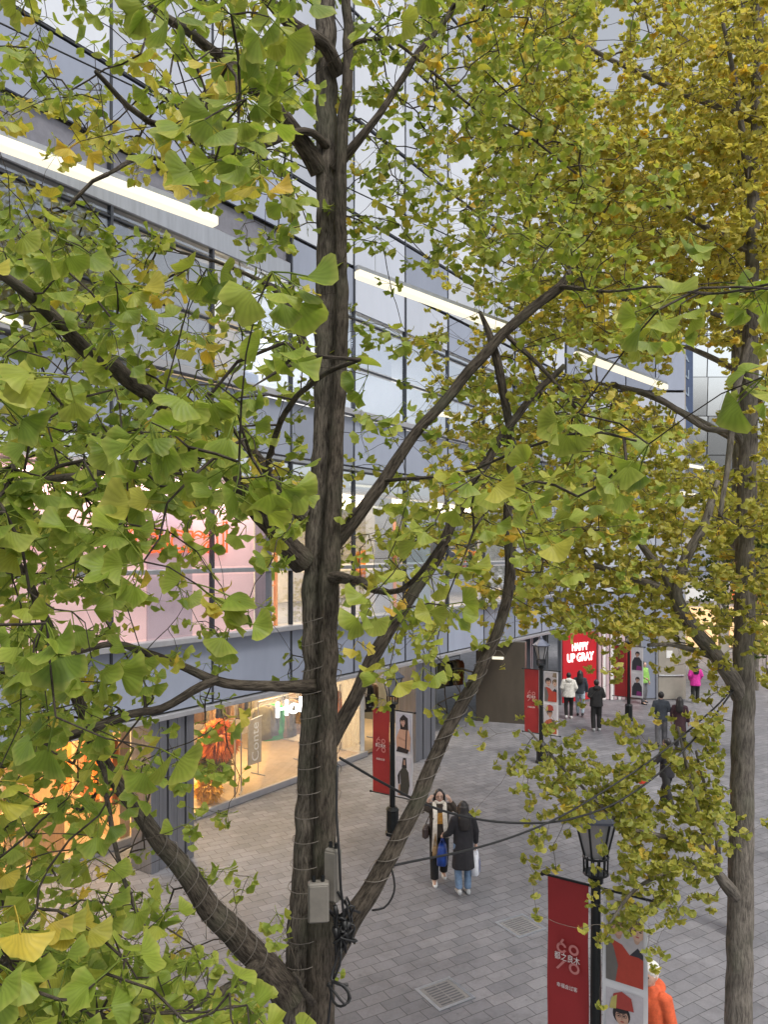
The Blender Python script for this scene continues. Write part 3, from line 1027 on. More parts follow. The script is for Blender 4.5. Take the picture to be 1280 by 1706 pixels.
def make_lamp():
    t = thing('street_lamp', 'x', 'street lamp', (0, 0, 0), 0, 'black lantern street lamps along the street')
    mb = MB()
    mb.loft([ring(.155, 0), ring(.155, .06), ring(.135, .08), ring(.13, .50), ring(.145, .53), ring(.10, .60)])
    mb.build('base', m_black, t, world=False)
    mb = MB()
    mb.loft([ring(.062, .59, 12), ring(.055, 1.3, 12), ring(.048, 2.68, 12), ring(.075, 2.70, 12), ring(.075, 2.75, 12), ring(.05, 2.765, 12), ring(.11, 2.80, 12)])
    mb.build('pole', m_black, t, world=False)
    mb = MB()                                              # cage of short bars between two hoops
    for z, r in ((2.79, .118), (2.955, .122)):
        mb.tube([(r * math.cos(a), r * math.sin(a), z) for a in [2 * math.pi * j / 24 for j in range(25)]], .013, 6)
    for j in range(12):
        a = 2 * math.pi * j / 12
        mb.tube([(.118 * math.cos(a), .118 * math.sin(a), 2.79), (.122 * math.cos(a), .122 * math.sin(a), 2.955)], .008, 5)
    mb.build('cage', m_black, t, world=False)
    mb = MB()
    mb.loft([ring(.105, 2.96, 6), ring(.20, 3.33, 6)])
    mb.build('lantern_glass', m_lantern, t, world=False)
    mb = MB()
    for j in range(6):
        a = 2 * math.pi * (j + .5) / 6
        c, s = math.cos(a), math.sin(a)
        mb.tube([(.11 * c, .11 * s, 2.95), (.207 * c, .207 * s, 3.34)], .011, 5)
    mb.tube([(.207 * math.cos(a), .207 * math.sin(a), 3.335) for a in [2 * math.pi * (j + .5) / 6 for j in range(7)]], .013, 5)
    mb.build('lantern_frame', m_black, t, world=False)
    mb = MB()
    mb.loft([ring(.25, 3.335, 6), ring(.255, 3.36, 6), ring(.13, 3.46, 6), ring(.06, 3.52, 6), ring(.04, 3.58, 6), ring(.015, 3.62, 6)])
    mb.build('cap', m_lcap, t, world=False)
    return t


BROT = math.atan2(N.y, N.x)
m_red = mat('red banner cloth', (.31, .020, .022), .6, var=.12, scale=1.5)
m_bwhite = mat('white banner cloth', (.70, .69, .71), .6, var=.04)
m_pinkish = mat('pale pink print', (.55, .20, .19), .6, var=.05)
m_print = {}


def pm(col):
    k = 'print %.2f %.2f %.2f' % col
    return mat(k, col, .6, var=.10, scale=14)


def eyes_face(add, x, z, s, skin, hair, tilt=0., glasses=False):
    """a printed portrait head: hair mass, face, ear, brows, eyes, nose shadow, lips"""
    def E(cx, cz, rx, rz, col, lay, n=22, sh=0.):
        pts = []
        for j in range(n):
            a = 2 * math.pi * j / n
            px, pz = cx + rx * math.cos(a), cz + rz * math.sin(a) * (1 + sh * math.cos(a))
            ct, st = math.cos(tilt), math.sin(tilt)
            pts.append((x + s * (px * ct - pz * st), z + s * (px * st + pz * ct)))
        add(pts, col, lay)
    E(0, .18, .98, 1.08, hair, 3)
    E(0, -.9, .36, .55, tuple(c * .8 for c in skin), 3)
    E(.03, -.12, .72, .92, skin, 4)
    E(-.02, .66, .74, .34, hair, 5)
    for sx in (-1, 1):
        E(sx * .30, .08, .17, .07, (.02, .015, .015), 6)
        E(sx * .31, .27, .20, .045, hair, 6)
    E(.03, -.22, .08, .22, tuple(c * .78 for c in skin), 5)
    E(.03, -.56, .22, .08, (.35, .06, .05), 6)
    if glasses:
        for sx in (-1, 1):
            E(sx * .33, .07, .30, .22, (.06, .05, .05), 5)
            E(sx * .33, .07, .25, .17, tuple(c * .9 for c in skin), 6)
            E(sx * .31, .06, .13, .07, (.02, .015, .015), 7)


def banner_pair(base, ang, prints, where):
    """the red banner and the white picture banner that hang from one lamp"""
    X = Vector((math.cos(ang), math.sin(ang), 0))
    Yb = Vector((-X.y, X.x, 0))
    f = -Yb                                                # printed face looks down the street to the camera
    zt, zb = 2.64, .84
    for red in (True, False):
        x0, x1 = (-.51, -.075) if red else (.075, .51)
        t = thing('banner', ('red emblem banner on ' if red else 'white picture banner on ') + where, 'banner', base)
        mb = MB()
        nx, nz = 8, 14
        vs = []
        for j in range(nz + 1):
            for i in range(nx + 1):
                x = x0 + (x1 - x0) * i / nx
                z = zb + (zt - zb) * j / nz
                bow = .016 * math.sin(4 * z + 9 * x) * math.sin(math.pi * j / nz)
                vs.append(base + X * x + f * (bow) + Z * z)
        n1 = len(vs)
        vs2 = [p - f * .004 for p in vs]
        fs = []
        for j in range(nz):
            for i in range(nx):
                a = j * (nx + 1) + i
                q = (a, a + 1, a + nx + 2, a + nx + 1)
                fs.append(q)
                fs.append(tuple(n1 + k for k in reversed(q)))
        mb.add(vs + vs2, fs)
        mb.build('cloth', m_red if red else m_bwhite, t, smooth=True)
        for z in (zt + .01, zb - .012):
            mb = MB()
            xe = -.57 if red else .57
            mb.tube([base + X * (.04 if not red else -.04) + Z * z, base + X * xe + Z * z], .013, 8)
            mb.ell(base + X * xe + Z * z, .026, .026, .026, 10, 6)
            mb.build('rod', m_black, t)
        off = .019

        def add_poly(parts):
            cols = []
            mbp = MB()
            for pts, col, lay in parts:
                if col not in cols:
                    cols.append(col)
                o = base + f * (off + .0012 * lay)
                mbp.disc([o + X * px + Z * pz for px, pz in reversed(pts)], cols.index(col))
            return mbp, [pm(c) for c in cols]
        if red:
            cx = (x0 + x1) / 2
            def arc(cx_, cz_, r, a0, a1, w=.018):
                pts = [(cx_ + r * math.cos(a0 + (a1 - a0) * k / 18), cz_ + r * math.sin(a0 + (a1 - a0) * k / 18)) for k in range(19)]
                mb = MB()
                for k in range(18):
                    (xa, za), (xb, zb_) = pts[k], pts[k + 1]
                    ra = ((xa - cx_) / r, (za - cz_) / r)
                    rb = ((xb - cx_) / r, (zb_ - cz_) / r)
                    o = base + f * off
                    q = [(xa - ra[0] * w, za - ra[1] * w), (xb - rb[0] * w, zb_ - rb[1] * w), (xb + rb[0] * w, zb_ + rb[1] * w), (xa + ra[0] * w, za + ra[1] * w)]
                    mb.disc([o + X * a + Z * b for a, b in q])
                mb.build('emblem_stroke', m_pinkish, t)
            zc = 1.86
            arc(cx - .06, zc + .085, .042, .3, 5.9, .012)
            arc(cx + .07, zc + .095, .042, 0, 6.283, .012)
            arc(cx + .075, zc - .09, .045, 0, 6.283, .012)
            o = base + f * off
            mb = MB()
            mb.disc([o + X * a + Z * b for a, b in ((cx - .12, zc - .135), (cx - .098, zc - .142), (cx - .02, zc - .05), (cx - .042, zc - .038))])
            mb.build('emblem_stroke', m_pinkish, t)
            mb = MB()
            mb.disc([o + X * a + Z * b for a, b in ((cx - .09, zc + .12), (cx - .068, zc + .115), (cx - .03, zc + .175), (cx - .052, zc + .18))])
            mb.build('emblem_stroke', m_pinkish, t)
            mb = MB()
            put_text(mb, text_mesh('都之良木', .085, .0005, 0, .27), base + f * (off + .004) + X * (cx - .135) + Z * (zc - .04), X, Z, f)
            put_text(mb, text_mesh('幸福会过客', .05, .0005, 0, .22), base + f * (off + .004) + X * (cx - .11) + Z * (zc - .32), X, Z, f)
            mb.build('lettering', m_white, t)
        else:
            for (za, zb2), kind in zip(((1.78, 2.60), (.88, 1.70)), prints):
                parts = []

                def add(pts, col, lay):
                    q = [(min(max(px, x0 + .035), x1 - .035), min(max(pz, za), zb2)) for px, pz in pts]
                    parts.append((q, col, lay))
                R = lambda a, b, c, d, col, lay: add([(a, c), (b, c), (b, d), (a, d)], col, lay)
                L, W, H_ = x0, x1 - x0, zb2 - za
                bgc = {'couple': (.42, .39, .40), 'man': (.50, .47, .50), 'woman': (.55, .54, .60), 'dress': (.58, .57, .62), 'dark': (.56, .54, .57)}[kind]
                R(L, L + W, za, zb2, bgc, 0)
                pt = lambda lst: [(L + W * a, za + H_ * b) for a, b in lst]
                sk = (.50, .30, .22)
                bk = (.022, .018, .02)
                if kind == 'couple':
                    add(pt(((.0, .0), (1, .0), (1, .34), (.8, .40), (.62, .36), (.45, .46), (.2, .5), (.0, .44))), (.40, .05, .03), 1)
                    add(pt(((.0, .0), (.30, .0), (.36, .2), (.25, .42), (.12, .5), (.0, .46))), (.14, .13, .12), 2)
                    add(pt(((.62, .36), (.8, .47), (1, .40), (1, .34), (.82, .36))), (.03, .03, .04), 2)
                    eyes_face(add, L + W * .34, za + H_ * .68, .092, sk, bk, .12)
                    eyes_face(add, L + W * .80, za + H_ * .66, .085, (.55, .36, .27), (.13, .09, .05), -.1)
                    add(pt(((.62, .86), (.98, .84), (.94, 1.0), (.70, 1.0))), (.20, .15, .10), 7)
                elif kind == 'man':
                    add(pt(((.05, .0), (1, .0), (1, .30), (.8, .46), (.5, .52), (.2, .44), (.05, .36))), (.42, .11, .05), 1)
                    add(pt(((.5, .5), (.8, .46), (1, .3), (1, .12), (.78, .3))), (.10, .095, .08), 2)
                    add(pt(((.3, .0), (.36, .0), (.34, .42), (.28, .42))), (.25, .05, .03), 2)
                    eyes_face(add, L + W * .44, za + H_ * .70, .088, sk, bk, .1, True)
                    add(pt(((.2, .78), (.72, .80), (.66, .95), (.45, 1.0), (.26, .95))), (.36, .05, .04), 8)
                    add(pt(((.16, .76), (.32, .78), (.34, .95), (.22, .90))), (.46, .40, .12), 9)
                    add(pt(((.62, .16), (.9, .20), (.86, .32), (.66, .28))), (.50, .24, .10), 3)
                elif kind == 'woman':
                    add(pt(((.12, .08), (.88, .06), (.92, .4), (.80, .62), (.55, .68), (.28, .6), (.08, .36))), (.58, .34, .23), 1)
                    add(pt(((.2, .36), (.6, .30), (.62, .34), (.22, .41))), (.44, .24, .16), 2)
                    add(pt(((.58, .0), (.66, .0), (.72, .62), (.66, .64))), (.05, .03, .03), 3)
                    add(pt(((.05, .02), (.75, -.05), (.82, .10), (.2, .16))), bk, 3)
                    add(pt(((.32, .60), (.78, .60), (.76, .9), (.5, .99), (.30, .88))), bk, 2)
                    eyes_face(add, L + W * .46, za + H_ * .80, .075, (.58, .38, .30), bk, .15)
                elif kind == 'dress':
                    add(pt(((.2, .0), (.75, .0), (.86, .3), (.80, .62), (.62, .74), (.45, .74), (.3, .62), (.34, .3))), (.05, .048, .04), 1)
                    add(pt(((.3, .64), (.16, .5), (.2, .28), (.30, .3), (.30, .5))), bk, 2)
                    add(pt(((.22, .27), (.32, .3), (.3, .0), (.18, .0))), (.40, .25, .17), 2)
                    add(pt(((.4, .72), (.7, .72), (.66, .98), (.48, .98))), bk, 2)
                    add(pt(((.5, .80), (.62, .80), (.60, .93), (.52, .93))), (.42, .26, .19), 3)
                else:
                    add(pt(((.1, .05), (.95, .05), (.9, .45), (.7, .62), (.3, .6), (.12, .4))), (.03, .025, .035), 1)
                    add(pt(((.45, .05), (.9, .05), (.85, .22), (.5, .25))), (.22, .03, .16), 2)
                    eyes_face(add, L + W * .55, za + H_ * .74, .08, (.45, .28, .2), bk, -.2)
                mbp, ms = add_poly(parts)
                mbp.build('picture', ms, t)


proto = make_lamp()
lamp_spots = [
    (P(993, 0, 7.7), 'nearest street lamp, its lantern half hidden in the leaves above the banners', ('couple', 'man'), 'the nearest lamp, cut by the lower frame edge'),
    (G(654, 1390), 'black street lamp right beside the main trunk', ('woman', 'dress'), 'the lamp beside the main trunk'),
    (P(902, 0, 21.9), 'black street lamp before the dark stone wall and red screen', ('couple', 'man'), 'the lamp before the dark stone wall'),
    (G(1048, 1200), 'farthest black street lamp, by the red poster and closed door', ('dark', 'dark'), 'the farthest lamp by the closed door'),
]
for i, (p, lab, prints, where) in enumerate(lamp_spots):
    o = proto if i == 0 else copy_tree(proto)
    o['label'] = lab
    o.location = (p.x, p.y, 0)
    o.rotation_euler.z = BROT
    banner_pair(Vector((p.x, p.y, 0)), BROT, prints, where)

# ------------------------------------------------------------------ window reflections of indoor strip lamps, added as lamps over the street
def strip_reflection(a, b, label, w=.046):
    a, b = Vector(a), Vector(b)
    t = thing('strip_reflection', label, 'strip light reflection', (a + b) / 2, 0, 'window reflections added as lamps over the street')
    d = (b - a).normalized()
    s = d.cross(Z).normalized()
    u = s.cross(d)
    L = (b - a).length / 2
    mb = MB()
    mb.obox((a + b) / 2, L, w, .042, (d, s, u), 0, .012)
    mb.build('reflection_glow', m_lampw, t)
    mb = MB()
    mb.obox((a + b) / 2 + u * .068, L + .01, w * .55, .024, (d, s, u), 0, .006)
    mb.build('added_housing', m_alu, t)
    for k in (-.8, .8):  # made-up hangers for the added lamp
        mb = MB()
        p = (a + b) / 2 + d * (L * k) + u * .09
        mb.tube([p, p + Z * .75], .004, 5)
        mb.build('added_wire', m_alu, t)
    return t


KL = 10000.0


def row(v0, s, u0):                     # points of the reflected lamp row: depth falls out of the row's own vanishing point
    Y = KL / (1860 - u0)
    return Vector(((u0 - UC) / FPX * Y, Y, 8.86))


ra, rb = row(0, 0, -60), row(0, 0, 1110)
for u0, u1, lab in ((-60, 360, 'long white reflected strip light, added as a hung lamp before the pale window row, cut by the frame edge'), (595, 845, 'long white reflected strip light, added as a hung lamp starting right beside the main trunk'),
                    (960, 1110, 'shorter looking white reflected strip light, added as a hung lamp among the leaves of the right tree')):
    strip_reflection(row(0, 0, u0), row(0, 0, u1), lab)
strip_reflection(P(-60, 512, 9.2), P(36, 540, 9.9), 'end of a white reflected strip light, added as a hung lamp below the long one, mostly outside the frame')
strip_reflection(P(727, 689, 15.7), P(767, 695, 16.8), 'small white reflected strip light, added as a hung lamp in front of the grey glass under the rising limb', .045)
strip_reflection(P(1133, 773, 22.5), P(1178, 781, 24.5), 'far white reflected strip light, added as a hung lamp under the bright sheet glass, upper of two', .045)
strip_reflection(P(1118, 818, 22.5), P(1176, 828, 25.2), 'far white reflected strip light, added as a hung lamp under the bright sheet glass, lower of two', .045)
t = thing('added_cable', 'thin made-up steel cable added to carry the reflected strip lights along the street', 'cable', ra + Z * .84)  # made-up cable, added only to hold up the reflected strips
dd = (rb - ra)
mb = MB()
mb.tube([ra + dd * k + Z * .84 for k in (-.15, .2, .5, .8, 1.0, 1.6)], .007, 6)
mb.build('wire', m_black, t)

# ------------------------------------------------------------------ drain covers
def drain(p, rz, label):
    t = thing('drain_cover', label, 'drain cover', (p.x, p.y, .0), rz, 'stone drain covers')
    mb = MB()
    o, i = .30, .25
    for x0, x1, y0, y1 in ((-o, o, -o, -i), (-o, o, i, o), (-o, -i, -i, i), (i, o, -i, i)):
        mb.box(x0, x1, y0, y1, .001, .010)
    mb.build('frame', m_alu, t, world=False)
    mb = MB()
    for k in range(8):
        y = -.2 + .4 * k / 7
        for x0, x1 in ((-.19, -.01), (.01, .19)):
            mb.box(x0, x1, y - .013, y + .013, .0085, .0105)
    mb.build('slots', m_dark, t, world=False)
    mb = MB()
    mb.box(-.249, .249, -.249, .249, .001, .008)
    mb.build('plate', mat('grey drain plate', (.20, .195, .19), .6, .2, .15, 12), t, world=False)


drain(G(741, 1655), math.radians(31), 'square drain cover in the pavers, lower of the two')
drain(G(868, 1542), math.radians(31), 'square drain cover in the pavers left of the nearest lamp')
mat_ = thing('door_mat', 'reddish brown mat on the paving at the shop entrance', 'mat', FP(23.6, 0, -1.0))
mb = MB()
fbox(mb, 23.2, 24.0, .004, .02, -1.2, -.6, 0, .006)
mb.build('pile', mat('reddish brown mat', (.16, .06, .045), .95, bump=.4), mat_)
# ------------------------------------------------------------------ people
m_skin = mat('skin', (.52, .33, .25), .5, var=.06, scale=10)
m_hair = mat('black hair', (.014, .011, .011), .42, var=.4, scale=40, stretch=(1, 1, .1))
m_lip = mat('lips', (.36, .10, .09), .5)
m_eye = mat('dark eye', (.015, .012, .012), .25)
CL = {'brown jacket': (.055, .042, .032), 'black trousers': (.018, .018, .018), 'white shoes': (.68, .67, .66), 'black coat': (.016, .015, .019), 'blue jeans': (.13, .20, .31),
      'white jacket': (.62, .60, .55), 'dark jacket': (.035, .042, .055), 'pale jeans': (.34, .40, .46), 'black outfit': (.014, .014, .015), 'maroon coat': (.045, .018, .025),
      'lime vest': (.24, .46, .10), 'magenta coat': (.55, .03, .28), 'orange jacket': (.58, .10, .035), 'grey trousers': (.11, .11, .12), 'grey shoes': (.36, .37, .38), 'black shoes': (.02, .02, .02), 'cream scarf': (.80, .72, .63), 'white cap': (.70, .68, .64)}


def cm(n):
    return mat(n, CL[n], .85, var=.28, scale=14, bump=.3)


def hand(mb, wrist, dr, palm_n, s=1., curl=.5, thumb_side=None):
    """palm, four unequal bent fingers and a thumb leaving the side of the palm"""
    dr = Vector(dr).normalized()
    n = Vector(palm_n)
    n = (n - dr * n.dot(dr)).normalized()
    side = dr.cross(n)
    if thumb_side is not None and side.dot(Vector(thumb_side)) < 0:
        side = -side
    w = Vector(wrist)
    mb.tube([w - dr * .03, w + dr * .02, w + dr * .055, w + dr * .085], [.024 * s, .03 * s, .036 * s, .03 * s], 9)
    for k, L in enumerate((.07, .082, .076, .058)):
        b = w + dr * .08 * s + side * ((1.5 - k) * .019 * s)
        pts, d = [b], dr.copy()
        for q in range(3):
            d = (d + n * curl * (.35 + .25 * q)).normalized()
            pts.append(pts[-1] + d * (L * s * (.42, .33, .25)[q]))
        mb.tube(pts, [.0095 * s, .009 * s, .008 * s, .0065 * s], 7)
    b = w + dr * .03 * s + side * .03 * s
    mb.tube([b, b + (dr * .6 + side * .8) * .035 * s, b + (dr * .8 + side * .75 + n * curl) * .055 * s], [.012 * s, .0105 * s, .008 * s], 7)


ARM = {
    'down': [(.235, .0, 1.13), (.25, .05, .88)],
    'pocket': [(.255, -.04, 1.14), (.19, .12, .95)],
    'raised': [(.325, .03, 1.28), (.205, .05, 1.475)],
    'front': [(.25, .02, 1.12), (.30, .22, 1.0)],
    'bent': [(.24, -.06, 1.14), (.14, .2, 1.10)],
    'out': [(.26, .08, 1.16), (.30, .34, 1.08)],
}


def person(label, loc, rz, h, top, bottom, shoes, arms=('down', 'down'), stride=.0, coat_to=.84, hair='short', vox=.02, hood=False, group=None, bulk=1., cap=None, turn=0., fine=False, vest=None):
    k = h / 1.68
    t = thing('person', label, 'person', loc, rz, group)
    S = lambda p: (p[0] * k, p[1] * k, p[2] * k)
    body, jk, tr = MB(), MB(), MB()

    def T(mb, pts, rs, n=12):
        mb.tube([S(p) for p in pts], [r * k for r in rs], n)

    def rings(mb, prof, n=20, fold=0., ph=0.):
        rr = []
        for z, rx, ry, cy in prof:
            rr.append([S((rx * math.cos(a) * (1 + fold * math.sin(4 * a + ph + 9 * z)), cy + ry * math.sin(a) * (1 + fold * math.cos(5 * a + ph)), z)) for a in [2 * math.pi * j / n for j in range(n)]])
        mb.loft(rr)
    # body
    rings(body, [(.84, .13, .095, 0), (.93, .155, .105, 0), (1.08, .125, .088, 0), (1.25, .155, .10, 0), (1.36, .165, .085, -.005), (1.41, .09, .06, -.01), (1.44, .05, .05, 0)])
    T(body, [(0, -.01, 1.40), (0, .0, 1.48), (0, .01, 1.55)], [.055, .05, .05])
    ct, st = math.cos(turn), math.sin(turn)
    HX, HY = Vector((ct, st, 0)), Vector((-st, ct, 0))
    hax = (HX, HY, Z)
    hc = Vector(S((0, .015, 1.563)))
    body.ell(hc, .074 * k, .092 * k, .112 * k, 18, 12, hax)
    body.ell(hc + HY * .03 * k - Z * .055 * k, .052 * k, .058 * k, .058 * k, 14, 9, hax)          # jaw
    body.tube([hc + HY * .088 * k + Z * .02 * k, hc + HY * .104 * k - Z * .022 * k], [.010 * k, .015 * k], 8)   # nose
    for sx in (-1, 1):
        body.ell(hc + HX * (.076 * k * sx) - HY * .005, .012 * k, .02 * k, .03 * k, 8, 6, hax)
    # legs: one forward, one back by the stride
    legs = []
    for sx in (-1, 1):
        f = stride * sx
        lift = .05 if f < -.05 else 0
        ank = (.095 * sx, f * .5 - .01, .085 + lift)
        knee = (.10 * sx, f * .28 + .03, .49)
        legs.append((sx, knee, ank, f))
        T(body, [(.085 * sx, 0, .90), knee, ank], [.085, .052, .036])
        T(body, [ank, (.10 * sx, ank[1] + .07, .045 + lift), (.105 * sx, ank[1] + .15, .03 + lift)], [.038, .034, .025])
    for sx, a in zip((-1, 1), arms):
        e, w = [(p[0] * sx, p[1], p[2]) for p in ARM[a]]
        sh = (.165 * sx, 0, 1.36)
        T(body, [sh, e, w], [.052, .040, .027])
        d = Vector(w) - Vector(e)
        hand(body, S(w), d, Vector((-sx, 0, 0)) if a != 'raised' else Vector((-sx * .6, -.5, 0)), k, .35 if a == 'raised' else .7, (0, 1, .2))
        b = bulk
        T(jk, [(.12 * sx, 0, 1.365), sh, tuple((Vector(sh) + Vector(e)) / 2), e, tuple((Vector(e) * .45 + Vector(w) * .55)), tuple(Vector(e) * .06 + Vector(w) * .94)], [.07 * b, .079 * b, .069 * b, .064 * b, .054 * b, .046 * b])
    b = bulk
    z = coat_to
    flare = 1.0 + max(0, .84 - z) * .35
    deep = 1.0 + max(0, .84 - z) * .75
    rings(jk, [(z, .19 * b * flare, .148 * b * deep, 0), (z + .02, .192 * b * flare, .15 * b * deep, 0), ((z + 1.0) / 2, .185 * b, .145 * b * deep, 0), (1.02, .175 * b, .132 * b, 0), (1.15, .175 * b, .13 * b, .005), (1.28, .185 * b, .128 * b, 0), (1.37, .17 * b, .10 * b, -.005), (1.425, .10, .085, -.005), (1.465, .075, .075, 0)], 24, .05, rz * 3)
    if hood:
        jk.ell(S((0, -.095, 1.42)), .13 * k, .075 * k, .085 * k)
    rings(tr, [(.80, .155, .12, 0), (.90, .172, .128, 0), (1.0, .155, .115, 0)], 20)
    wide = .085 if 'trousers' in bottom else .072
    for sx, knee, ank, f in legs:
        T(tr, [(.088 * sx, 0, .93), (.092 * sx, f * .12, .72), knee, tuple(Vector(knee) * .4 + Vector(ank) * .6), (ank[0], ank[1], ank[2] + .01)], [.10, .092, wide, wide * .92, wide * .88])
    bo = remesh(body, 'body', m_skin, t, vox * .8, False)
    if vest is None:
        remesh(jk, 'jacket' if coat_to > .7 else 'coat', cm(top), t, vox, False)
    else:
        remesh(jk, 'vest', cm(top), t, vox, False)
    remesh(tr, 'trousers', cm(bottom), t, vox, False)
    for sx, knee, ank, f in legs:
        mb = MB()
        a = Vector(S(ank))
        q = []
        for y, rx, zt in ((-.075, .025, .07), (-.06, .04, .10), (0, .043, .105), (.07, .047, .07), (.14, .043, .05), (.185, .022, .035)):
            zz = ank[2] - .085
            q.append([(a.x + rx * k * math.cos(g), a.y + y * k, (zz + zt * .5 + zt * .5 * math.sin(g)) * k) for g in [2 * math.pi * j / 12 for j in range(12)]])
        mb.loft(q)
        mb.build('shoe', cm(shoes), t, world=False, smooth=True)
    # hair
    hb = MB()
    hb.ell(hc - HY * .022 * k + Z * .022 * k, .086 * k, .094 * k, .108 * k, 18, 12, hax)
    if hair == 'long':
        hr = []
        for zz, rx, ry, cy in ((1.60, .09, .07, -.045), (1.50, .105, .06, -.07), (1.40, .12, .055, -.105), (1.28, .115, .045, -.125), (1.20, .09, .03, -.125)):
            hr.append([tuple(HX * (rx * k * math.cos(g) * (1 + .06 * math.sin(7 * g))) + HY * ((cy + ry * math.sin(g)) * k) + Z * (zz * k)) for g in [2 * math.pi * j / 18 for j in range(18)]])
        hb.loft(list(reversed(hr)))
        for sx in (-1, 1):
            hb.tube([hc + HX * (.075 * k * sx) + Z * .05 * k, hc + HX * (.088 * k * sx) - HY * .01 - Z * .06 * k, hc + HX * (.10 * k * sx) - HY * .03 - Z * .17 * k], [.03 * k, .028 * k, .018 * k], 8)
    if cap is None:
        remesh(hb, 'hair', m_hair, t, vox * .7, False)
    else:
        hb.tube([hc + Z * .035 * k - HY * .02, hc + Z * .06 * k - HY * .02], [.1 * k, .1 * k], 16)
        hb.ell(hc + Z * .062 * k - HY * .022 * k, .097 * k, .105 * k, .085 * k, 18, 12, hax)
        remesh(hb, 'cap', cm(cap), t, vox * .7, False)
    for sx in (-1, 1):
        mb = MB()
        mb.ell(hc + HX * (.03 * k * sx) + HY * .086 * k + Z * .012 * k, .013 * k, .008 * k, .007 * k, 8, 6, hax)
        mb.build('eye', m_eye, t, world=False)
    mb = MB()
    mb.ell(hc + HY * .089 * k - Z * .058 * k, .022 * k, .009 * k, .007 * k, 8, 6, hax)
    mb.build('mouth', m_lip, t, world=False)
    return t, k


def toward(p, away=False, extra=0.):
    """heading of a figure at p that looks to the camera (or away from it)"""
    a = math.atan2(-p.y, -p.x) - math.pi / 2
    return a + (math.pi if away else 0) + extra


def wbox_bag(name, label, cat, c, w, d, hgt, mcol, X, handle=.14, flare=1.15, mark=None):
    """a soft carrier bag hanging from its handles; c is the grip"""
    X = Vector(X).normalized()
    Y_ = Vector((-X.y, X.x, 0))
    c = Vector(c)
    t = thing(name, label, cat, (c.x, c.y, c.z - handle - hgt))
    mb = MB()
    rg = []
    for q, f in ((-handle - hgt, 1.0), (-handle - hgt * .96, flare), (-handle - hgt * .5, flare), (-handle - hgt * .12, .92), (-handle, .8)):
        rg.append([c + X * (w / 2 * f * math.copysign(abs(math.cos(g)) ** .6, math.cos(g)) * (1 + .04 * math.sin(3 * g + q * 20))) + Y_ * (d / 2 * f * math.copysign(abs(math.sin(g)) ** .6, math.sin(g))) + Z * q for g in [2 * math.pi * j / 18 for j in range(18)]])
    mb.loft(rg)
    mb.build('sack', mcol, t, smooth=True)
    for s in (-1, 1):
        mb = MB()
        mb.tube([c + X * (-w * .28) + Y_ * (s * d * .3) - Z * handle, c + X * (-w * .12) - Z * .03, c + Z * .0, c + X * (w * .12) - Z * .03, c + X * (w * .28) + Y_ * (s * d * .3) - Z * handle], .008, 6)
        mb.build('handle', mcol, t)
    if mark:
        mb = MB()
        mb.disc([c + X * (w * .62 * a) - Y_ * (d * .5 * flare + .012) + Z * (-handle - hgt * b) for a, b in ((-.5, .85), (.1, .9), (.3, .5), (.05, .2), (-.45, .3))])
        mb.disc([c + X * (w * .62 * a) + Y_ * (d * .5 * flare + .012) + Z * (-handle - hgt * b) for a, b in ((.45, .3), (-.05, .2), (-.3, .5), (-.1, .9), (.5, .85))])
        mb.build('print', mark, t)
    return t


def loc2w(t, p):
    c, s = math.cos(t.rotation_euler.z), math.sin(t.rotation_euler.z)
    return Vector((t.location.x + c * p[0] - s * p[1], t.location.y + s * p[0] + c * p[1], t.location.z + p[2]))


def lvec(t, p):
    return loc2w(t, p) - Vector(t.location)


# the two women on the pavers
p1 = G(732, 1468)
w1, k1 = person('woman in brown jacket and long cream scarf raising both hands to her head', p1, toward(p1, False, .12), 1.68, 'brown jacket', 'black trousers', 'white shoes', ('raised', 'raised'), .22, .84, 'long', .014, fine=True)
mb = MB()
for sx, e in ((-1, .86), (1, .62)):
    pts = [(sx * .06, -.07, 1.50), (sx * .095, .05, 1.44), (sx * .085, .155, 1.30), (sx * .095, .17, 1.05), (sx * .115, .175, e)]
    rg = []
    for i, p in enumerate(pts):
        wd = (.028, .035, .042, .042, .046)[i]
        rg.append([(p[0] + wd * math.cos(g) * (1 + .1 * math.sin(3 * g + i)), p[1] + .016 * math.sin(g), p[2]) for g in [2 * math.pi * j / 12 for j in range(12)]])
    mb.loft(rg)
mb.tube([(.075 * math.cos(a), .085 * math.sin(a) - .01, 1.465) for a in [2 * math.pi * j / 16 for j in range(17)]], .03, 8)
mb.build('scarf', cm('cream scarf'), w1, world=False, smooth=True)
mb = MB()
mb.disc([(x, .150, z) for x, z in ((-.04, 1.30), (-.05, 1.10), (.05, 1.10), (.04, 1.30))])
mb.build('shirt_print', mat('yellow shirt print', (.50, .24, .04), .7, var=.4, scale=30), w1, world=False)
mb = MB()
for sx in (-1, 1):
    mb.tube([(sx * .033 + .026 * math.cos(a), .106, 1.575 + .022 * math.sin(a)) for a in [2 * math.pi * j / 14 for j in range(15)]], .003, 5)
mb.tube([(-.01, .108, 1.58), (.01, .108, 1.58)], .003, 5)
mb.build('spectacles', m_black, w1, world=False)
X1 = lvec(w1, (0, 1, 0))
t = thing('shoulder_bag', 'dark brown shoulder bag at the hip of the woman with the cream scarf', 'bag', loc2w(w1, (.24, .02, .80)))
mb = MB()
c0 = loc2w(w1, (.245, .03, .93))
ux = lvec(w1, (.25, 1, 0)).normalized()
mb.obox(c0, .14, .055, .10, (ux, Vector((-ux.y, ux.x, 0)), Z), 0, .03)
mb.build('body', mat('dark brown leather', (.045, .03, .028), .5), t, smooth=False)
mb = MB()
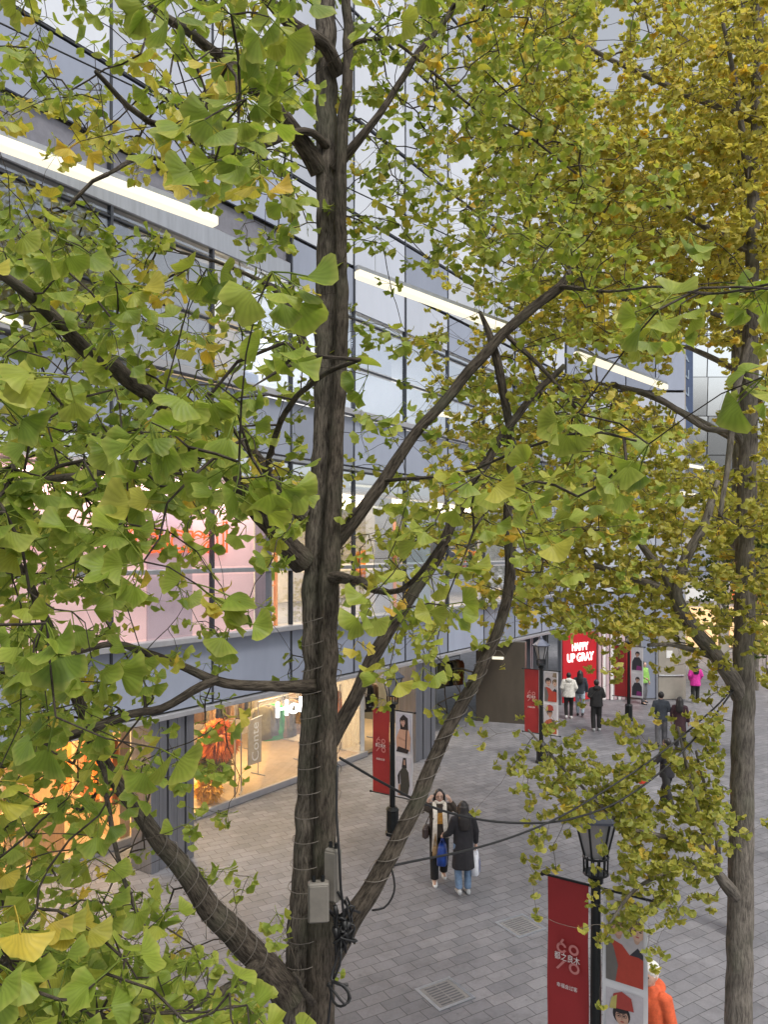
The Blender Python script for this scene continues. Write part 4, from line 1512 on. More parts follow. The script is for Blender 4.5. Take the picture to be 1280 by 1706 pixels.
mb.tube([loc2w(w1, q) for q in ((.24, .12, 1.02), (.13, .165, 1.2), (-.02, .14, 1.38), (-.12, .0, 1.445), (-.02, -.13, 1.36), (.14, -.15, 1.2), (.24, -.08, 1.02))], .009, 6)
mb.build('strap', mat('dark brown leather', (.045, .03, .028), .5), t)

p2 = G(772, 1490)
w2, k2 = person('woman with long black hair in a long black coat and jeans carrying shopping bags', p2, toward(p2, True, .28), 1.64, 'black coat', 'blue jeans', 'grey shoes', ('front', 'down'), .10, .50, 'long', .014, fine=True)
gl = loc2w(w2, (-.31 * k2, .30 * k2, .97 * k2))
gr = loc2w(w2, (.255 * k2, .10 * k2, .80 * k2))
wbox_bag('carrier_bag', 'blue carrier bag held forward by the woman in the long black coat', 'bag', gl, .26, .16, .34, mat('blue plastic', (.012, .05, .26), .35, var=.5, scale=7, bump=.4), lvec(w2, (.4, 1, 0)), .16)
wbox_bag('carrier_bag', 'white carrier bag with a blue print held low by the woman in the black coat', 'bag', gr, .28, .13, .36, mat('white plastic', (.66, .68, .74), .35, var=.15, scale=7, bump=.4), lvec(w2, (.4, 1, 0)), .10, 1.15, mat('blue bag print', (.012, .06, .32), .4, var=.4, scale=16))
wbox_bag('paper_bag', 'small tan bag hanging beside the blue carrier bag', 'bag', gl + lvec(w2, (-.1, .1, 0)), .13, .09, .16, mat('tan paper', (.33, .21, .10), .8), lvec(w2, (.4, 1, 0)), .22)

p = G(948, 1197)
person('person in a white hooded jacket and black trousers walking toward the red screen', p, toward(p, True, .1), 1.66, 'white jacket', 'black outfit', 'white shoes', ('pocket', 'pocket'), .16, .80, 'short', .02, True, bulk=1.22)
p = G(967, 1193)
person('person in dark jacket and pale jeans walking beside the white jacket', p, toward(p, True, -.1), 1.68, 'dark jacket', 'pale jeans', 'black shoes', ('down', 'down'), -.2, .84, 'long', .02)
p = G(994, 1217)
person('person all in black with grey shoes standing before the ribbed pilasters', p, toward(p, True, .25), 1.72, 'black outfit', 'black trousers', 'grey shoes', ('bent', 'bent'), .04, .80, 'short', .02, True, bulk=1.1)
p = P(1102, 0, 23.6)
p.z = 0
person('man in a dark blue jacket standing above the leafy branch', p, toward(p, True, .1), 1.72, 'dark jacket', 'grey trousers', 'black shoes', ('bent', 'bent'), .1, .82, 'short', .02)
p = P(1133, 0, 23.3)
p.z = 0
person('woman with long dark hair in a maroon coat above the leafy branch', p, toward(p, True, -.1), 1.62, 'maroon coat', 'black trousers', 'black shoes', ('down', 'down'), .1, .55, 'long', .02)
p = P(1073, 0, 30.4)
p.z = 0
person('worker in a lime high visibility vest partly behind the farthest white banner', p, toward(p, False, .9), 1.68, 'lime vest', 'grey trousers', 'black shoes', ('down', 'out'), .1, .84, 'short', .022)
p = P(1159, 0, 30.6)
p.z = 0
person('person in a magenta coat by the corner of the stone wing', p, toward(p, True, .3), 1.62, 'magenta coat', 'black trousers', 'black shoes', ('pocket', 'pocket'), .1, .72, 'long', .022, bulk=1.1)
p = G(1112, 1352)
wk, kk = person('person in black walking behind the leaves, holding a red bag', p, toward(p, True, .9), 1.7, 'black coat', 'black trousers', 'black shoes', ('out', 'down'), .42, .80, 'short', .02)
g = loc2w(wk, (-.32 * kk, .42 * kk, 1.06 * kk))
wbox_bag('paper_bag', 'bright red bag held out by the person walking behind the leaves', 'bag', g, .26, .12, .34, mat('bright red paper', (.72, .06, .035), .5, var=.2), lvec(wk, (1, .3, 0)), .12)
p = P(1084, 0, 8.15)
p.z = 0
wo, ko = person('person in an orange jacket and white cap right behind the nearest white banner', p, toward(p, False, -.5), 1.64, 'orange jacket', 'grey trousers', 'white shoes', ('down', 'pocket'), .2, .80, 'short', .014, True, bulk=1.1, cap='white cap')
mb = MB()
c = Vector((.02, .205, 1.12))
for r0, r1 in ((.0, .045), (.055, .07)):
    for q in range(20):
        a, b = 2 * math.pi * q / 20, 2 * math.pi * (q + 1) / 20
        mb.add([(c.x + r0 * math.cos(a), c.y - .02 * abs(math.cos(a)), c.z + r0 * math.sin(a)), (c.x + r1 * math.cos(a), c.y - .02 * abs(math.cos(a)), c.z + r1 * math.sin(a)), (c.x + r1 * math.cos(b), c.y - .02 * abs(math.cos(b)), c.z + r1 * math.sin(b)), (c.x + r0 * math.cos(b), c.y - .02 * abs(math.cos(b)), c.z + r0 * math.sin(b))], [(0, 1, 2, 3)])
mb.build('jacket_print', mat('dark jacket print', (.09, .05, .04), .7), wo, world=False)
# ------------------------------------------------------------------ trees
BARK = bark('ginkgo bark', (.028, .022, .017), (.135, .112, .088))
BARKL = bark('pale fissured bark', (.042, .034, .028), (.215, .185, .150))
BARK2 = bark('smooth grey brown bark', (.085, .074, .064), (.225, .20, .17), .7)


def catmull(pts, step):
    P_ = [np.array(p, float) for p in pts]
    P_ = [2 * P_[0] - P_[1]] + P_ + [2 * P_[-1] - P_[-2]]
    out = []
    for i in range(1, len(P_) - 2):
        a, b, c, d = P_[i - 1:i + 3]
        n = max(2, int(np.linalg.norm((c - b)[:3]) / step))
        for k in range(n):
            t = k / n
            out.append(.5 * (2 * b + (c - a) * t + (2 * a - 5 * b + 4 * c - d) * t * t + (3 * b - a - 3 * c + d) * t ** 3))
    out.append(P_[-2])
    return np.array(out)


def np_tube(pts, rad, n, rough=0.):
    """verts, quads and bark coordinates of a tapering limb"""
    m = len(pts)
    tan = np.gradient(pts, axis=0)
    tan /= np.linalg.norm(tan, axis=1)[:, None] + 1e-9
    u = np.zeros((m, 3))
    a = np.array((.2, .1, .95)) if abs(tan[0][2]) < .9 else np.array((1., .1, 0))
    for i in range(m):
        a = a - tan[i] * a.dot(tan[i])
        a /= np.linalg.norm(a) + 1e-9
        u[i] = a
    w = np.cross(tan, u)
    th = np.arange(n) * 2 * math.pi / n
    ln = np.concatenate([[0], np.cumsum(np.linalg.norm(np.diff(pts, axis=0), axis=1))])
    R = np.repeat(np.array(rad)[:, None], n, 1)
    if rough:
        off = random.uniform(0, 50)
        for i in range(m):
            for j in range(n):
                c, s = math.cos(th[j]), math.sin(th[j])
                q = rad[i] * 26
                f = noise.noise(Vector((c * q + off, s * q, ln[i] * 4.5))) * .5 + noise.noise(Vector((c * q * 2.3, s * q * 2.3 + off, ln[i] * 9))) * .28
                lump = noise.noise(Vector((c * 1.3, s * 1.3 + off, ln[i] * 2.6)))
                R[i, j] *= 1 + rough * f + .07 * lump
    v = pts[:, None, :] + (u[:, None, :] * np.cos(th)[None, :, None] + w[:, None, :] * np.sin(th)[None, :, None]) * R[:, :, None]
    co = np.stack([np.cos(th)[None, :] * R, np.sin(th)[None, :] * R, np.repeat(ln[:, None], n, 1)], 2)
    i = np.arange(m - 1)[:, None] * n
    j = np.arange(n)[None, :]
    j2 = (j + 1) % n
    f = np.stack([i + j, i + j2, i + n + j2, i + n + j], 2).reshape(-1, 4)
    return v.reshape(-1, 3), f, co.reshape(-1, 3)


def np_mesh(name, v, faces, mats, attrs, parent, mi=None, smooth=True):
    """faces: list of index arrays (k, 3) or (k, 4)"""
    me = bpy.data.meshes.new(name)
    if parent is not None:
        v = v - np.array(rootloc(parent))
    me.vertices.add(len(v))
    me.vertices.foreach_set('co', v.astype(np.float32).ravel())
    loops = np.concatenate([f.ravel() for f in faces]).astype(np.int32)
    tot = np.concatenate([np.full(len(f), f.shape[1]) for f in faces]).astype(np.int32)
    start = np.concatenate([[0], np.cumsum(tot)[:-1]]).astype(np.int32)
    me.loops.add(len(loops))
    me.loops.foreach_set('vertex_index', loops)
    me.polygons.add(len(tot))
    me.polygons.foreach_set('loop_start', start)
    for m in mats:
        me.materials.append(m)
    if mi is not None:
        me.polygons.foreach_set('material_index', np.concatenate(mi).astype(np.int32))
    if smooth:
        me.polygons.foreach_set('use_smooth', np.ones(len(tot), bool))
    for k, (typ, arr) in attrs.items():
        a = me.attributes.new(k, typ, 'POINT')
        a.data.foreach_set('vector' if typ == 'FLOAT_VECTOR' else 'value', arr.astype(np.float32).ravel())
    me.update(calc_edges=True)
    me.validate()
    o = bpy.data.objects.new(name, me)
    COL.objects.link(o)
    o.parent = parent
    return o


def leaf_template(r, fine):
    """a fan leaf on its stalk: stalk from the origin along +y, blade of radius 1 beyond it"""
    st = r.uniform(.85, 1.3) if fine else r.uniform(.1, .35)
    half = math.radians(r.uniform(58, 84))
    nt = 10 if fine else 6
    notch = r.uniform(.12, .42) if r.random() < .75 else .03
    cup = r.uniform(-.35, .38)
    wav = r.uniform(.04, .17)
    ph = r.uniform(0, 6)
    asym = r.uniform(-.15, .15)
    V, FAN, F3, F4 = [(0, st, 0)], [(0.5, 0.)], [], []
    rr = [.42, .78, 1.] if fine else [.55, 1.]
    for q, rad in enumerate(rr):
        for k in range(nt + 1):
            t = k / nt
            a = (t - .5) * 2 * half + asym * .4
            e = 1 - notch * math.exp(-((t - .5 - asym * .3) / .075) ** 2) * (1 if q == len(rr) - 1 else .25 * q)
            e *= 1 + (.06 * math.sin(17 * t + ph) + .03 * math.sin(31 * t)) * (q == len(rr) - 1)
            e *= .90 + .10 * math.sin(math.pi * t) if q else 1
            x, y = math.sin(a) * rad * e, math.cos(a) * rad * e
            z = cup * (rad * e) ** 2 * (.35 + abs(math.sin(a)) ** 2) + wav * rad * math.sin(9 * t + ph)
            V.append((x, st + y, z))
            FAN.append((t, rad))
    n1 = nt + 1
    for k in range(nt):
        F3.append((0, 2 + k, 1 + k))
        for q in range(len(rr) - 1):
            b = 1 + q * n1
            F4.append((b + k, b + k + 1, b + n1 + k + 1, b + n1 + k))
    if fine:                                               # slim stalk, three sided
        b = len(V)
        w = .028
        for y, bend in ((0, 0), (st * .5, .05), (st + .06, .02)):
            V += [(-w, y, bend), (w, y, bend), (0, y, bend + w * 1.5)]
            FAN += [(.5, .3)] * 3
        for s in range(2):
            for k in range(3):
                F4.append((b + 3 * s + k, b + 3 * s + (k + 1) % 3, b + 3 * s + 3 + (k + 1) % 3, b + 3 * s + 3 + k))
    return np.array(V, float), np.array(FAN, float), np.array(F3), np.array(F4)


_lr = random.Random(5)
TEMPL = {True: [leaf_template(_lr, True) for _ in range(14)], False: [leaf_template(_lr, False) for _ in range(10)]}


class Tree:
    def __init__(s, name, label, base, leaf, bark_):
        s.root = thing(name, label, 'tree', base, 0, None)
        s.leaf, s.bark = leaf, bark_
        s.pos, s.par, s.rad = [], [], []
        s.leaves = []                                       # (spur position, outward, size, tint, fine)

    def limb(s, pts, name='limb', n=14, step=.05, rough=.10, cap=True, bk=None):
        """pts: (x, y, z, radius)"""
        q = catmull(pts, step)
        p, r = q[:, :3], np.maximum(q[:, 3], .003)
        jit = np.array([[noise.noise(Vector((k * .23, len(s.pos), c * 9.))) for c in range(3)] for k in range(len(p))]) * np.minimum(r * .5, .012)[:, None]
        p = p + jit
        v, f, co = np_tube(p, r, n, rough)
        fs = [f]
        if cap:
            fs.append(np.array([[(len(p) - 1) * n + k, (len(p) - 1) * n + k + 1, (len(p) - 1) * n + n - 1] for k in range(n - 2)]))
        np_mesh(name, v, fs, [bk or s.bark], {'bark_co': ('FLOAT_VECTOR', co)}, s.root)
        for a, b in zip(p[::2], r[::2]):
            s.pos.append(a)
            s.par.append(-1)
            s.rad.append(b)

    def plimb(s, pts, **kw):
        """pts: (u, v, depth, width in photo pixels)"""
        s.limb([(*P(u, v, Y), w / 2 / FPX * Y) for u, v, Y, w in pts], **kw)

    def grow(s, spurs, tw=1.0, sides=4, maxrad=.009):
        """every spur (position) gets a twig from the nearest wood; later twigs branch off earlier ones"""
        n0 = len(s.pos)
        N_ = n0 + len(spurs) * 26 + 10
        A = np.full((N_, 3), 1e6)
        A[:n0] = np.array(s.pos)
        par = list(s.par)
        cnt = [0] * n0
        n = n0
        sp = np.array(spurs)
        d0 = np.array([((A[:n0] - c) ** 2).sum(1).min() for c in sp])
        chains = []
        for ci in np.argsort(d0):
            c = sp[ci]
            i = int(((A[:n] - c) ** 2).sum(1).argmin())
            st = A[i].copy()
            L = np.linalg.norm(c - st)
            k = int(min(24, max(2, L / .07)))
            up = np.array((0, 0, .07 * L))
            perp = RNG.normal(0, 1, 3) * .07 * L
            ch = [i]
            for q in range(1, k + 1):
                t = q / k
                p = st * (1 - t) + c * t + (up + perp) * (4 * t * (1 - t)) * .5 + RNG.normal(0, 1, 3) * (.006 if q < k else 0)
                A[n] = p
                par.append(ch[-1])
                cnt.append(0)
                ch.append(n)
                n += 1
            cnt[ch[-1]] += 1
            chains.append(ch)
        for i in range(n - 1, n0 - 1, -1):
            cnt[par[i]] += cnt[i]
        r = np.array([min(maxrad, .0013 * tw * max(1, c) ** .42) for c in cnt])
        V, F, CO, off = [], [], [], 0
        for ch in chains:
            rr = r[ch].copy()
            if ch[0] < n0:
                rr[0] = rr[1] * 1.25
            else:
                rr[0] = min(rr[0], rr[1] * 1.2)
            v, f, co = np_tube(A[ch], rr, sides)
            V.append(v)
            F.append(f + off)
            CO.append(co)
            off += len(v)
        s.tw = (np.concatenate(V), np.concatenate(F), np.concatenate(CO))

    def spur(s, c, size, tint, fine, k, spread=1.):
        for _ in range(k):
            s.leaves.append((c, size * RNG.uniform(.72, 1.15), tint + RNG.normal(0, .11), fine, spread))

    def crown(s):
        V, FAN, T, F3, F4 = [], [], [], [], []
        off = 0
        by = {}
        for q, L in enumerate(s.leaves):
            by.setdefault((L[3], RNG.integers(len(TEMPL[L[3]]))), []).append(L)
        for (fine, k), Ls in by.items():
            tv, tf, t3, t4 = TEMPL[fine][k]
            m = len(Ls)
            c = np.array([np.array(L[0]) for L in Ls])
            size = np.array([L[1] for L in Ls])
            tint = np.array([L[2] for L in Ls])
            out = RNG.normal(0, 1, (m, 3)) * np.array((1, 1, .55))
            out /= np.linalg.norm(out, axis=1)[:, None] + 1e-9
            y = out * .9 + np.array((0, 0, -.62)) + RNG.normal(0, .22, (m, 3))
            y /= np.linalg.norm(y, axis=1)[:, None]
            nrm = RNG.normal(0, 1, (m, 3)) * .62 + np.array((0, -.42, .62)) + out * .45
            nrm -= y * (nrm * y).sum(1)[:, None]
            nrm /= np.linalg.norm(nrm, axis=1)[:, None] + 1e-9
            x = np.cross(y, nrm)
            w = tv[None, :, :] * size[:, None, None]
            v = c[:, None, :] + w[:, :, :1] * x[:, None, :] + w[:, :, 1:2] * y[:, None, :] + w[:, :, 2:] * nrm[:, None, :]
            nv = len(tv)
            V.append(v.reshape(-1, 3))
            fan = np.zeros((m, nv, 3))
            fan[:, :, :2] = tf[None]
            fan[:, :, 2] = RNG.uniform(0, 1, m)[:, None]
            FAN.append(fan.reshape(-1, 3))
            T.append(np.repeat(np.clip(tint, 0, 1), nv))
            o = off + np.arange(m)[:, None, None] * nv
            F3.append((t3[None] + o).reshape(-1, 3))
            F4.append((t4[None] + o).reshape(-1, 4))
            off += m * nv
        nl = off
        v = np.concatenate(V + [s.tw[0]])
        f3 = np.concatenate(F3)
        f4 = np.concatenate(F4)
        ft = s.tw[1] + nl
        z = np.zeros((nl, 3))
        np_mesh('crown', v, [f3, f4, ft], [s.leaf, s.bark],
                {'fan': ('FLOAT_VECTOR', np.concatenate(FAN + [np.zeros_like(s.tw[0])])), 'tint': ('FLOAT', np.concatenate(T + [np.zeros(len(s.tw[0]))])),
                 'bark_co': ('FLOAT_VECTOR', np.concatenate([z, s.tw[2]]))}, s.root,
                [np.zeros(len(f3)), np.zeros(len(f4)), np.ones(len(ft))])


# how leafy each part of a crown is: rows of 80 photo pixels, one digit per 80 pixels across
NEAR = """1114541010000000 1003661010000000 1102663000000000 0002654000000000 4433211000000000 6644310000000011 6643000000000355 2210123330001344
5667756200002223 7777642112343300 7655421112321000 7643210132111000 6422111332000000 5311001230000000 4411000010000000 3222100000000000
2231000000000000 2121000000000000 5344200000000000 8654310000000000 9887752000000000 9887752000000000""".split()
MIDL = """3223232245543100 3122332344543100 4444332355443100 4433333344543200 4444344344553200 5444334323444300 5533333222334300 4433222122344300
4444333222354200 4444333233444200 4444333244443100 3222122233432000 4333111222220000 4433211122110000 5533310011000000 5432200000000000
4432200000000000 4322100000000000 3222210000000000 3222220000000000 4333331000000000 4333331000000000""".split()
RGHT = """0000000003677467 0000000002578468 0000000002588679 0000000001489999 0000000001379999 0000000002479999 0000000002478888 0000000002456534
0000000003567733 0000000004678745 0000000003578888 0000000001378998 0000000000488888 0000000000147866 0000000000013432 0000000000163776
0000000000166886 0000000000056852 0000000000024730 0000000000005200 0000000000001000 0000000000000000""".split()


def dens(grid, u, v):
    r = min(max(int(v // 80), 0), len(grid) - 1)
    c = min(max(int(u // 80), 0), 15)
    return int(grid[r][c]) / 10


# lines of sight that the photo shows open: strip light reflections, trunk
SEG = [((-60, 228), (360, 382), 26, 7.2), ((585, 461), (845, 555), 22, 11.), ((952, 598), (1112, 648), 20, 15.), ((548, -50), (548, 420), 24, 4.3), ((548, 420), (540, 1000), 28, 4.2), ((540, 1000), (520, 1600), 36, 4.2),
       ((300, 1135), (520, 1145), 12, 4.2), ((590, 870), (930, 480), 12, 4.3), ((600, 1500), (850, 950), 16, 4.4), ((230, 1360), (430, 1590), 26, 3.9), ((470, 1165), (590, 1160), 20, 14), ((900, 1080), (900, 1220), 34, 20), ((965, 1095), (965, 1190), 34, 28), ((993, 1395), (993, 1500), 34, 7.7), ((955, 1480), (955, 1700), 30, 7.9), ((1045, 1570), (1045, 1700), 30, 7.6), ((1062, 1100), (1062, 1168), 20, 27.5), ((1112, 1120), (1112, 1200), 34, 26), ((1020, 30), (1008, 140), 20, 99), ((1160, 610), (1215, 735), 34, 40), ((1143, 590), (1143, 690), 18, 36), ((1112, 1300), (1112, 1355), 16, 17)]


def blocked(u, v, Y, keep=.06):
    for (a, b), (c, d), w, ym in SEG:
        if Y > ym:
            continue
        L2 = (c - a) ** 2 + (d - b) ** 2
        t = max(0, min(1, ((u - a) * (c - a) + (v - b) * (d - b)) / L2))
        if math.hypot(u - a - t * (c - a), v - b - t * (d - b)) < w + .05 / Y * FPX and RNG.random() > keep:
            return True
    return False


def scatter(grid, depth, lw, per, ext, gain=1., cells=80, fade=.6, clump=0., cf=1.2):
    """spur points (u, v, Y): number in a cell follows how leafy it is and how large a leaf looks there"""
    out = []
    (l, r_), (t, b) = ext
    for R in range(-t, len(grid) + b):
        for Cc in range(-l, 16 + r_):
            u0, v0 = Cc * cells, R * cells
            d = dens(grid, u0 + 1, v0 + 1)
            if not (0 <= R < len(grid) and 0 <= Cc < 16):
                d *= fade
            if d <= 0:
                continue
            cover = -math.log(1 - min(d, .96)) * gain
            Ys = [depth(u0 + 40, v0 + 40) for _ in range(12)]
            need = np.mean([cover * cells * cells / (.30 * (lw * FPX / y) ** 2) / per for y in Ys])
            n = int(need) + (RNG.random() < need % 1)
            for _ in range(n):
                u, v = u0 + RNG.uniform(-12, cells + 12), v0 + RNG.uniform(-12, cells + 12)
                Y = depth(u, v)
                q = P(u, v, Y)
                if clump and RNG.random() > 1 - clump * (.5 - 1.5 * noise.noise(q * cf)):
                    continue
                if not blocked(u, v, Y):
                    out.append((u, v, Y))
    return out


# ---- the ginkgo in front
LEAF1 = leafmat('ginkgo leaf turning', [(0, (.098, .155, .020)), (.30, (.215, .283, .040)), (.58, (.350, .360, .056)), (.82, (.50, .40, .06)), (1, (.58, .38, .05))])
tb = P(505, 1706, 4.35)
t1 = Tree('ginkgo_tree', 'large ginkgo in front with two joined stems and broad green leaves close to the lens', (tb.x, tb.y, 0), LEAF1, BARK)
gz = (tb.x - .04, tb.y, 0)
t1.limb([(*gz, .27), (gz[0] + .01, gz[1], .5, .20), (gz[0] + .02, gz[1], 1.8, .185)] + [(*P(u, v, Y), w / 2 / FPX * Y) for u, v, Y, w in
        ((490, 1880, 4.4, 92), (496, 1720, 4.4, 82), (510, 1580, 4.4, 66), (517, 1430, 4.4, 57), (522, 1280, 4.42, 50), (527, 1120, 4.42, 44), (527, 980, 4.42, 46), (531, 900, 4.42, 44), (538, 780, 4.42, 37),
         (544, 600, 4.42, 40), (547, 420, 4.42, 38), (545, 250, 4.42, 37), (543, 60, 4.42, 34), (541, -150, 4.42, 34), (545, -500, 4.42, 24))], name='trunk', n=40, step=.024, rough=.17, bk=BARKL)
t1.plimb([(534, 1760, 4.28, 52), (536, 1580, 4.27, 44), (541, 1420, 4.28, 38), (545, 1250, 4.29, 35), (547, 1080, 4.30, 32), (549, 960, 4.30, 35), (555, 860, 4.30, 29), (563, 700, 4.31, 22), (570, 540, 4.31, 22), (568, 400, 4.31, 20),
          (570, 240, 4.31, 19), (580, 120, 4.31, 18), (578, 20, 4.31, 16), (572, -140, 4.3, 12)], name='trunk', n=22, step=.03, rough=.13)
limbs1 = [
    [(530, 1615, 4.34, 50), (585, 1535, 4.3, 37), (622, 1475, 4.3, 33), (668, 1390, 4.32, 27), (705, 1310, 4.36, 25), (742, 1225, 4.4, 22), (790, 1135, 4.45, 20), (830, 1050, 4.5, 18), (850, 960, 4.52, 18), (846, 850, 4.5, 15), (852, 740, 4.5, 14), (836, 640, 4.48, 15), (822, 578, 4.45, 14), (800, 520, 4.5, 6)],
    [(480, 1660, 4.3, 56), (440, 1605, 4.2, 46), (395, 1560, 4.1, 43), (345, 1505, 3.95, 38), (300, 1440, 3.85, 33), (262, 1395, 3.75, 28), (220, 1340, 3.65, 24), (170, 1265, 3.55, 21), (146, 1205, 3.45, 21), (122, 1140, 3.3, 19), (80, 1040, 3.1, 16), (40, 960, 2.9, 14), (-20, 880, 2.7, 10)],
    [(530, 1143, 4.35, 27), (470, 1143, 4.25, 19), (400, 1141, 4.15, 17), (355, 1133, 4.1, 16), (300, 1108, 4.0, 13), (240, 1086, 3.85, 13), (190, 1072, 3.7, 11), (120, 1090, 3.5, 8), (40, 1110, 3.3, 6)],
    [(362, 1132, 4.1, 16), (320, 1152, 4.0, 15), (270, 1180, 3.9, 14), (215, 1190, 3.75, 14), (130, 1222, 3.55, 16), (50, 1252, 3.35, 16), (-40, 1290, 3.2, 14)],
    [(541, 930, 4.36, 32), (590, 868, 4.3, 23), (640, 800, 4.3, 20), (690, 725, 4.32, 18), (745, 665, 4.35, 17), (800, 598, 4.38, 18), (850, 545, 4.4, 17), (905, 500, 4.42, 16), (935, 478, 4.42, 17), (950, 450, 4.4, 5)],
    [(536, 1262, 4.36, 30), (558, 1222, 4.33, 27), (590, 1165, 4.3, 24), (625, 1090, 4.3, 23), (680, 1000, 4.3, 21), (730, 925, 4.32, 19), (770, 840, 4.35, 16), (825, 745, 4.4, 15), (880, 670, 4.45, 12), (940, 610, 4.5, 9)],
    [(505, 935, 4.38, 46), (468, 895, 4.25, 38), (425, 845, 4.0, 33), (370, 775, 3.6, 25), (310, 705, 3.2, 26), (245, 655, 2.75, 27), (190, 615, 2.45, 28), (140, 580, 2.2, 25), (70, 510, 1.95, 22), (0, 455, 1.8, 16), (-120, 380, 1.7, 12)],
    [(505, 860, 4.4, 34), (478, 835, 4.35, 26), (452, 795, 4.3, 20), (425, 755, 4.25, 14), (400, 700, 4.2, 9)],
    [(530, 640, 4.4, 22), (512, 590, 4.35, 17), (492, 535, 4.3, 15), (466, 490, 4.25, 11), (420, 462, 4.2, 7), (370, 440, 4.15, 5), (300, 420, 4.1, 4)],
    [(532, 285, 4.4, 34), (505, 240, 4.3, 30), (468, 195, 4.15, 28), (430, 155, 4.0, 26), (385, 110, 3.8, 21), (320, 60, 3.5, 16), (250, 10, 3.2, 12)],
    [(548, 250, 4.4, 16), (520, 222, 4.25, 13), (482, 222, 4.15, 13), (440, 242, 4.05, 13), (380, 258, 3.95, 12), (310, 275, 3.8, 10), (240, 262, 3.6, 8), (180, 290, 3.4, 6)],
    [(566, 125, 4.36, 26), (540, 75, 4.25, 24), (490, 45, 4.1, 22), (455, 10, 4.0, 18), (400, -50, 3.8, 14)],
    [(556, 282, 4.36, 20), (595, 235, 4.3, 15), (630, 195, 4.32, 12), (665, 140, 4.35, 11), (700, 85, 4.4, 10), (745, 30, 4.5, 9), (780, -30, 4.6, 8)],
    [(575, 75, 4.32, 10), (620, 66, 4.3, 7), (660, 72, 4.3, 5), (720, 120, 4.3, 5), (790, 180, 4.3, 4), (870, 220, 4.3, 4), (960, 290, 4.3, 3)],
    [(846, 560, 4.4, 9), (910, 620, 4.3, 7), (960, 680, 4.2, 6)],
    [(430, 1612, 4.15, 30), (385, 1645, 3.6, 20), (300, 1680, 2.8, 15), (200, 1700, 2.1, 14), (90, 1650, 1.75, 13), (-40, 1570, 1.6, 11)],
    [(310, 705, 3.2, 20), (240, 760, 2.6, 15), (150, 790, 2.1, 14), (60, 800, 1.8, 13), (-60, 820, 1.6, 11)],
    [(385, 110, 3.8, 14), (340, 160, 3.0, 12), (290, 210, 2.3, 11), (230, 190, 1.8, 10), (160, 120, 1.6, 8)],
    [(935, 478, 4.42, 9), (1010, 486, 3.6, 4.5), (1090, 478, 2.7, 4), (1180, 490, 2.0, 4), (1300, 470, 1.7, 4)],
    [(640, 800, 4.3, 7), (760, 790, 3.6, 5), (880, 745, 2.8, 5), (980, 720, 2.3, 5), (1060, 735, 2.1, 4)],
    [(541, 962, 4.34, 26), (590, 965, 4.0, 16), (630, 985, 3.4, 11), (680, 975, 2.8, 9), (740, 900, 2.4, 7)],
    [(440, 860, 4.1, 11), (450, 760, 3.3, 10), (480, 680, 2.5, 10), (540, 625, 2.0, 9), (600, 600, 1.8, 7)],
    [(520, 1668, 4.2, 14), (505, 1650, 3.5, 9), (500, 1640, 2.9, 7), (490, 1620, 2.6, 5)],
    [(170, 1265, 3.55, 9), (190, 1400, 2.9, 8), (220, 1500, 2.4, 7), (250, 1560, 2.2, 5)],
]
for L in limbs1:
    t1.plimb(L, n=16 if L[0][3] > 24 else 9)


def tint1(u, v):
    y = .33
    if u < 330 and 170 < v < 330:
        y = .62
    if 560 < u < 960 and v > 760:
        y = .48
    if u > 700 and v < 700:
        y = .40
    return y


spurs = []
for (u, v, Y) in scatter(NEAR, lambda u, v: 1.15 + 1.75 * RNG.random() ** .9 + (.5 if v > 860 and u > 500 else 0), .085, 4.5, ((2, 1), (1, 2)), 3.2):
    q = np.array(P(u, v, Y))
    tn = tint1(u, v) + (.42 if RNG.random() < .07 else 0) - .05
    t1.spur(q, .047, tn, True, int(RNG.integers(3, 7)))
    spurs.append(q)
for (u, v, Y) in scatter(MIDL, lambda u, v: RNG.uniform(2.8, 5.3) if u < 560 else RNG.uniform(3.6, 5.9), .075, 5., ((2, 1), (3, 1)), 3.4, clump=.5, cf=2.0):
    q = np.array(P(u, v, Y))
    tn = tint1(u, v) + (.40 if RNG.random() < .10 else 0)
    t1.spur(q, .046, tn, True, int(RNG.integers(3, 8)))
    spurs.append(q)
# bare spur twigs
t1.grow(spurs)
t1.crown()

# ---- the second ginkgo, right
LEAF2 = leafmat('olive yellow ginkgo leaf', [(0, (.11, .17, .024)), (.35, (.255, .285, .052)), (.6, (.40, .375, .072)), (.85, (.52, .42, .09)), (1, (.60, .42, .06))], .5)
b2 = P(1229, 1706, 6.5)
t2 = Tree('ginkgo_tree', 'slender ginkgo by the frame edge whose trunk runs up past the nearest lamp', (b2.x, b2.y, 0), LEAF2, BARK2)
t2.limb([(b2.x, b2.y, 0, .17), (b2.x, b2.y, .4, .125)] + [(*P(u, v, Y), w / 2 / FPX * Y) for u, v, Y, w in ((1231, 1706, 6.5, 43), (1235, 1450, 6.5, 39), (1239, 1150, 6.5, 34), (1243, 900, 6.5, 30), (1249, 650, 6.5, 27), (1254, 400, 6.5, 21), (1262, 150, 6.5, 16), (1270, -150, 6.5, 10))],
        name='trunk', n=24, step=.05, rough=.08)
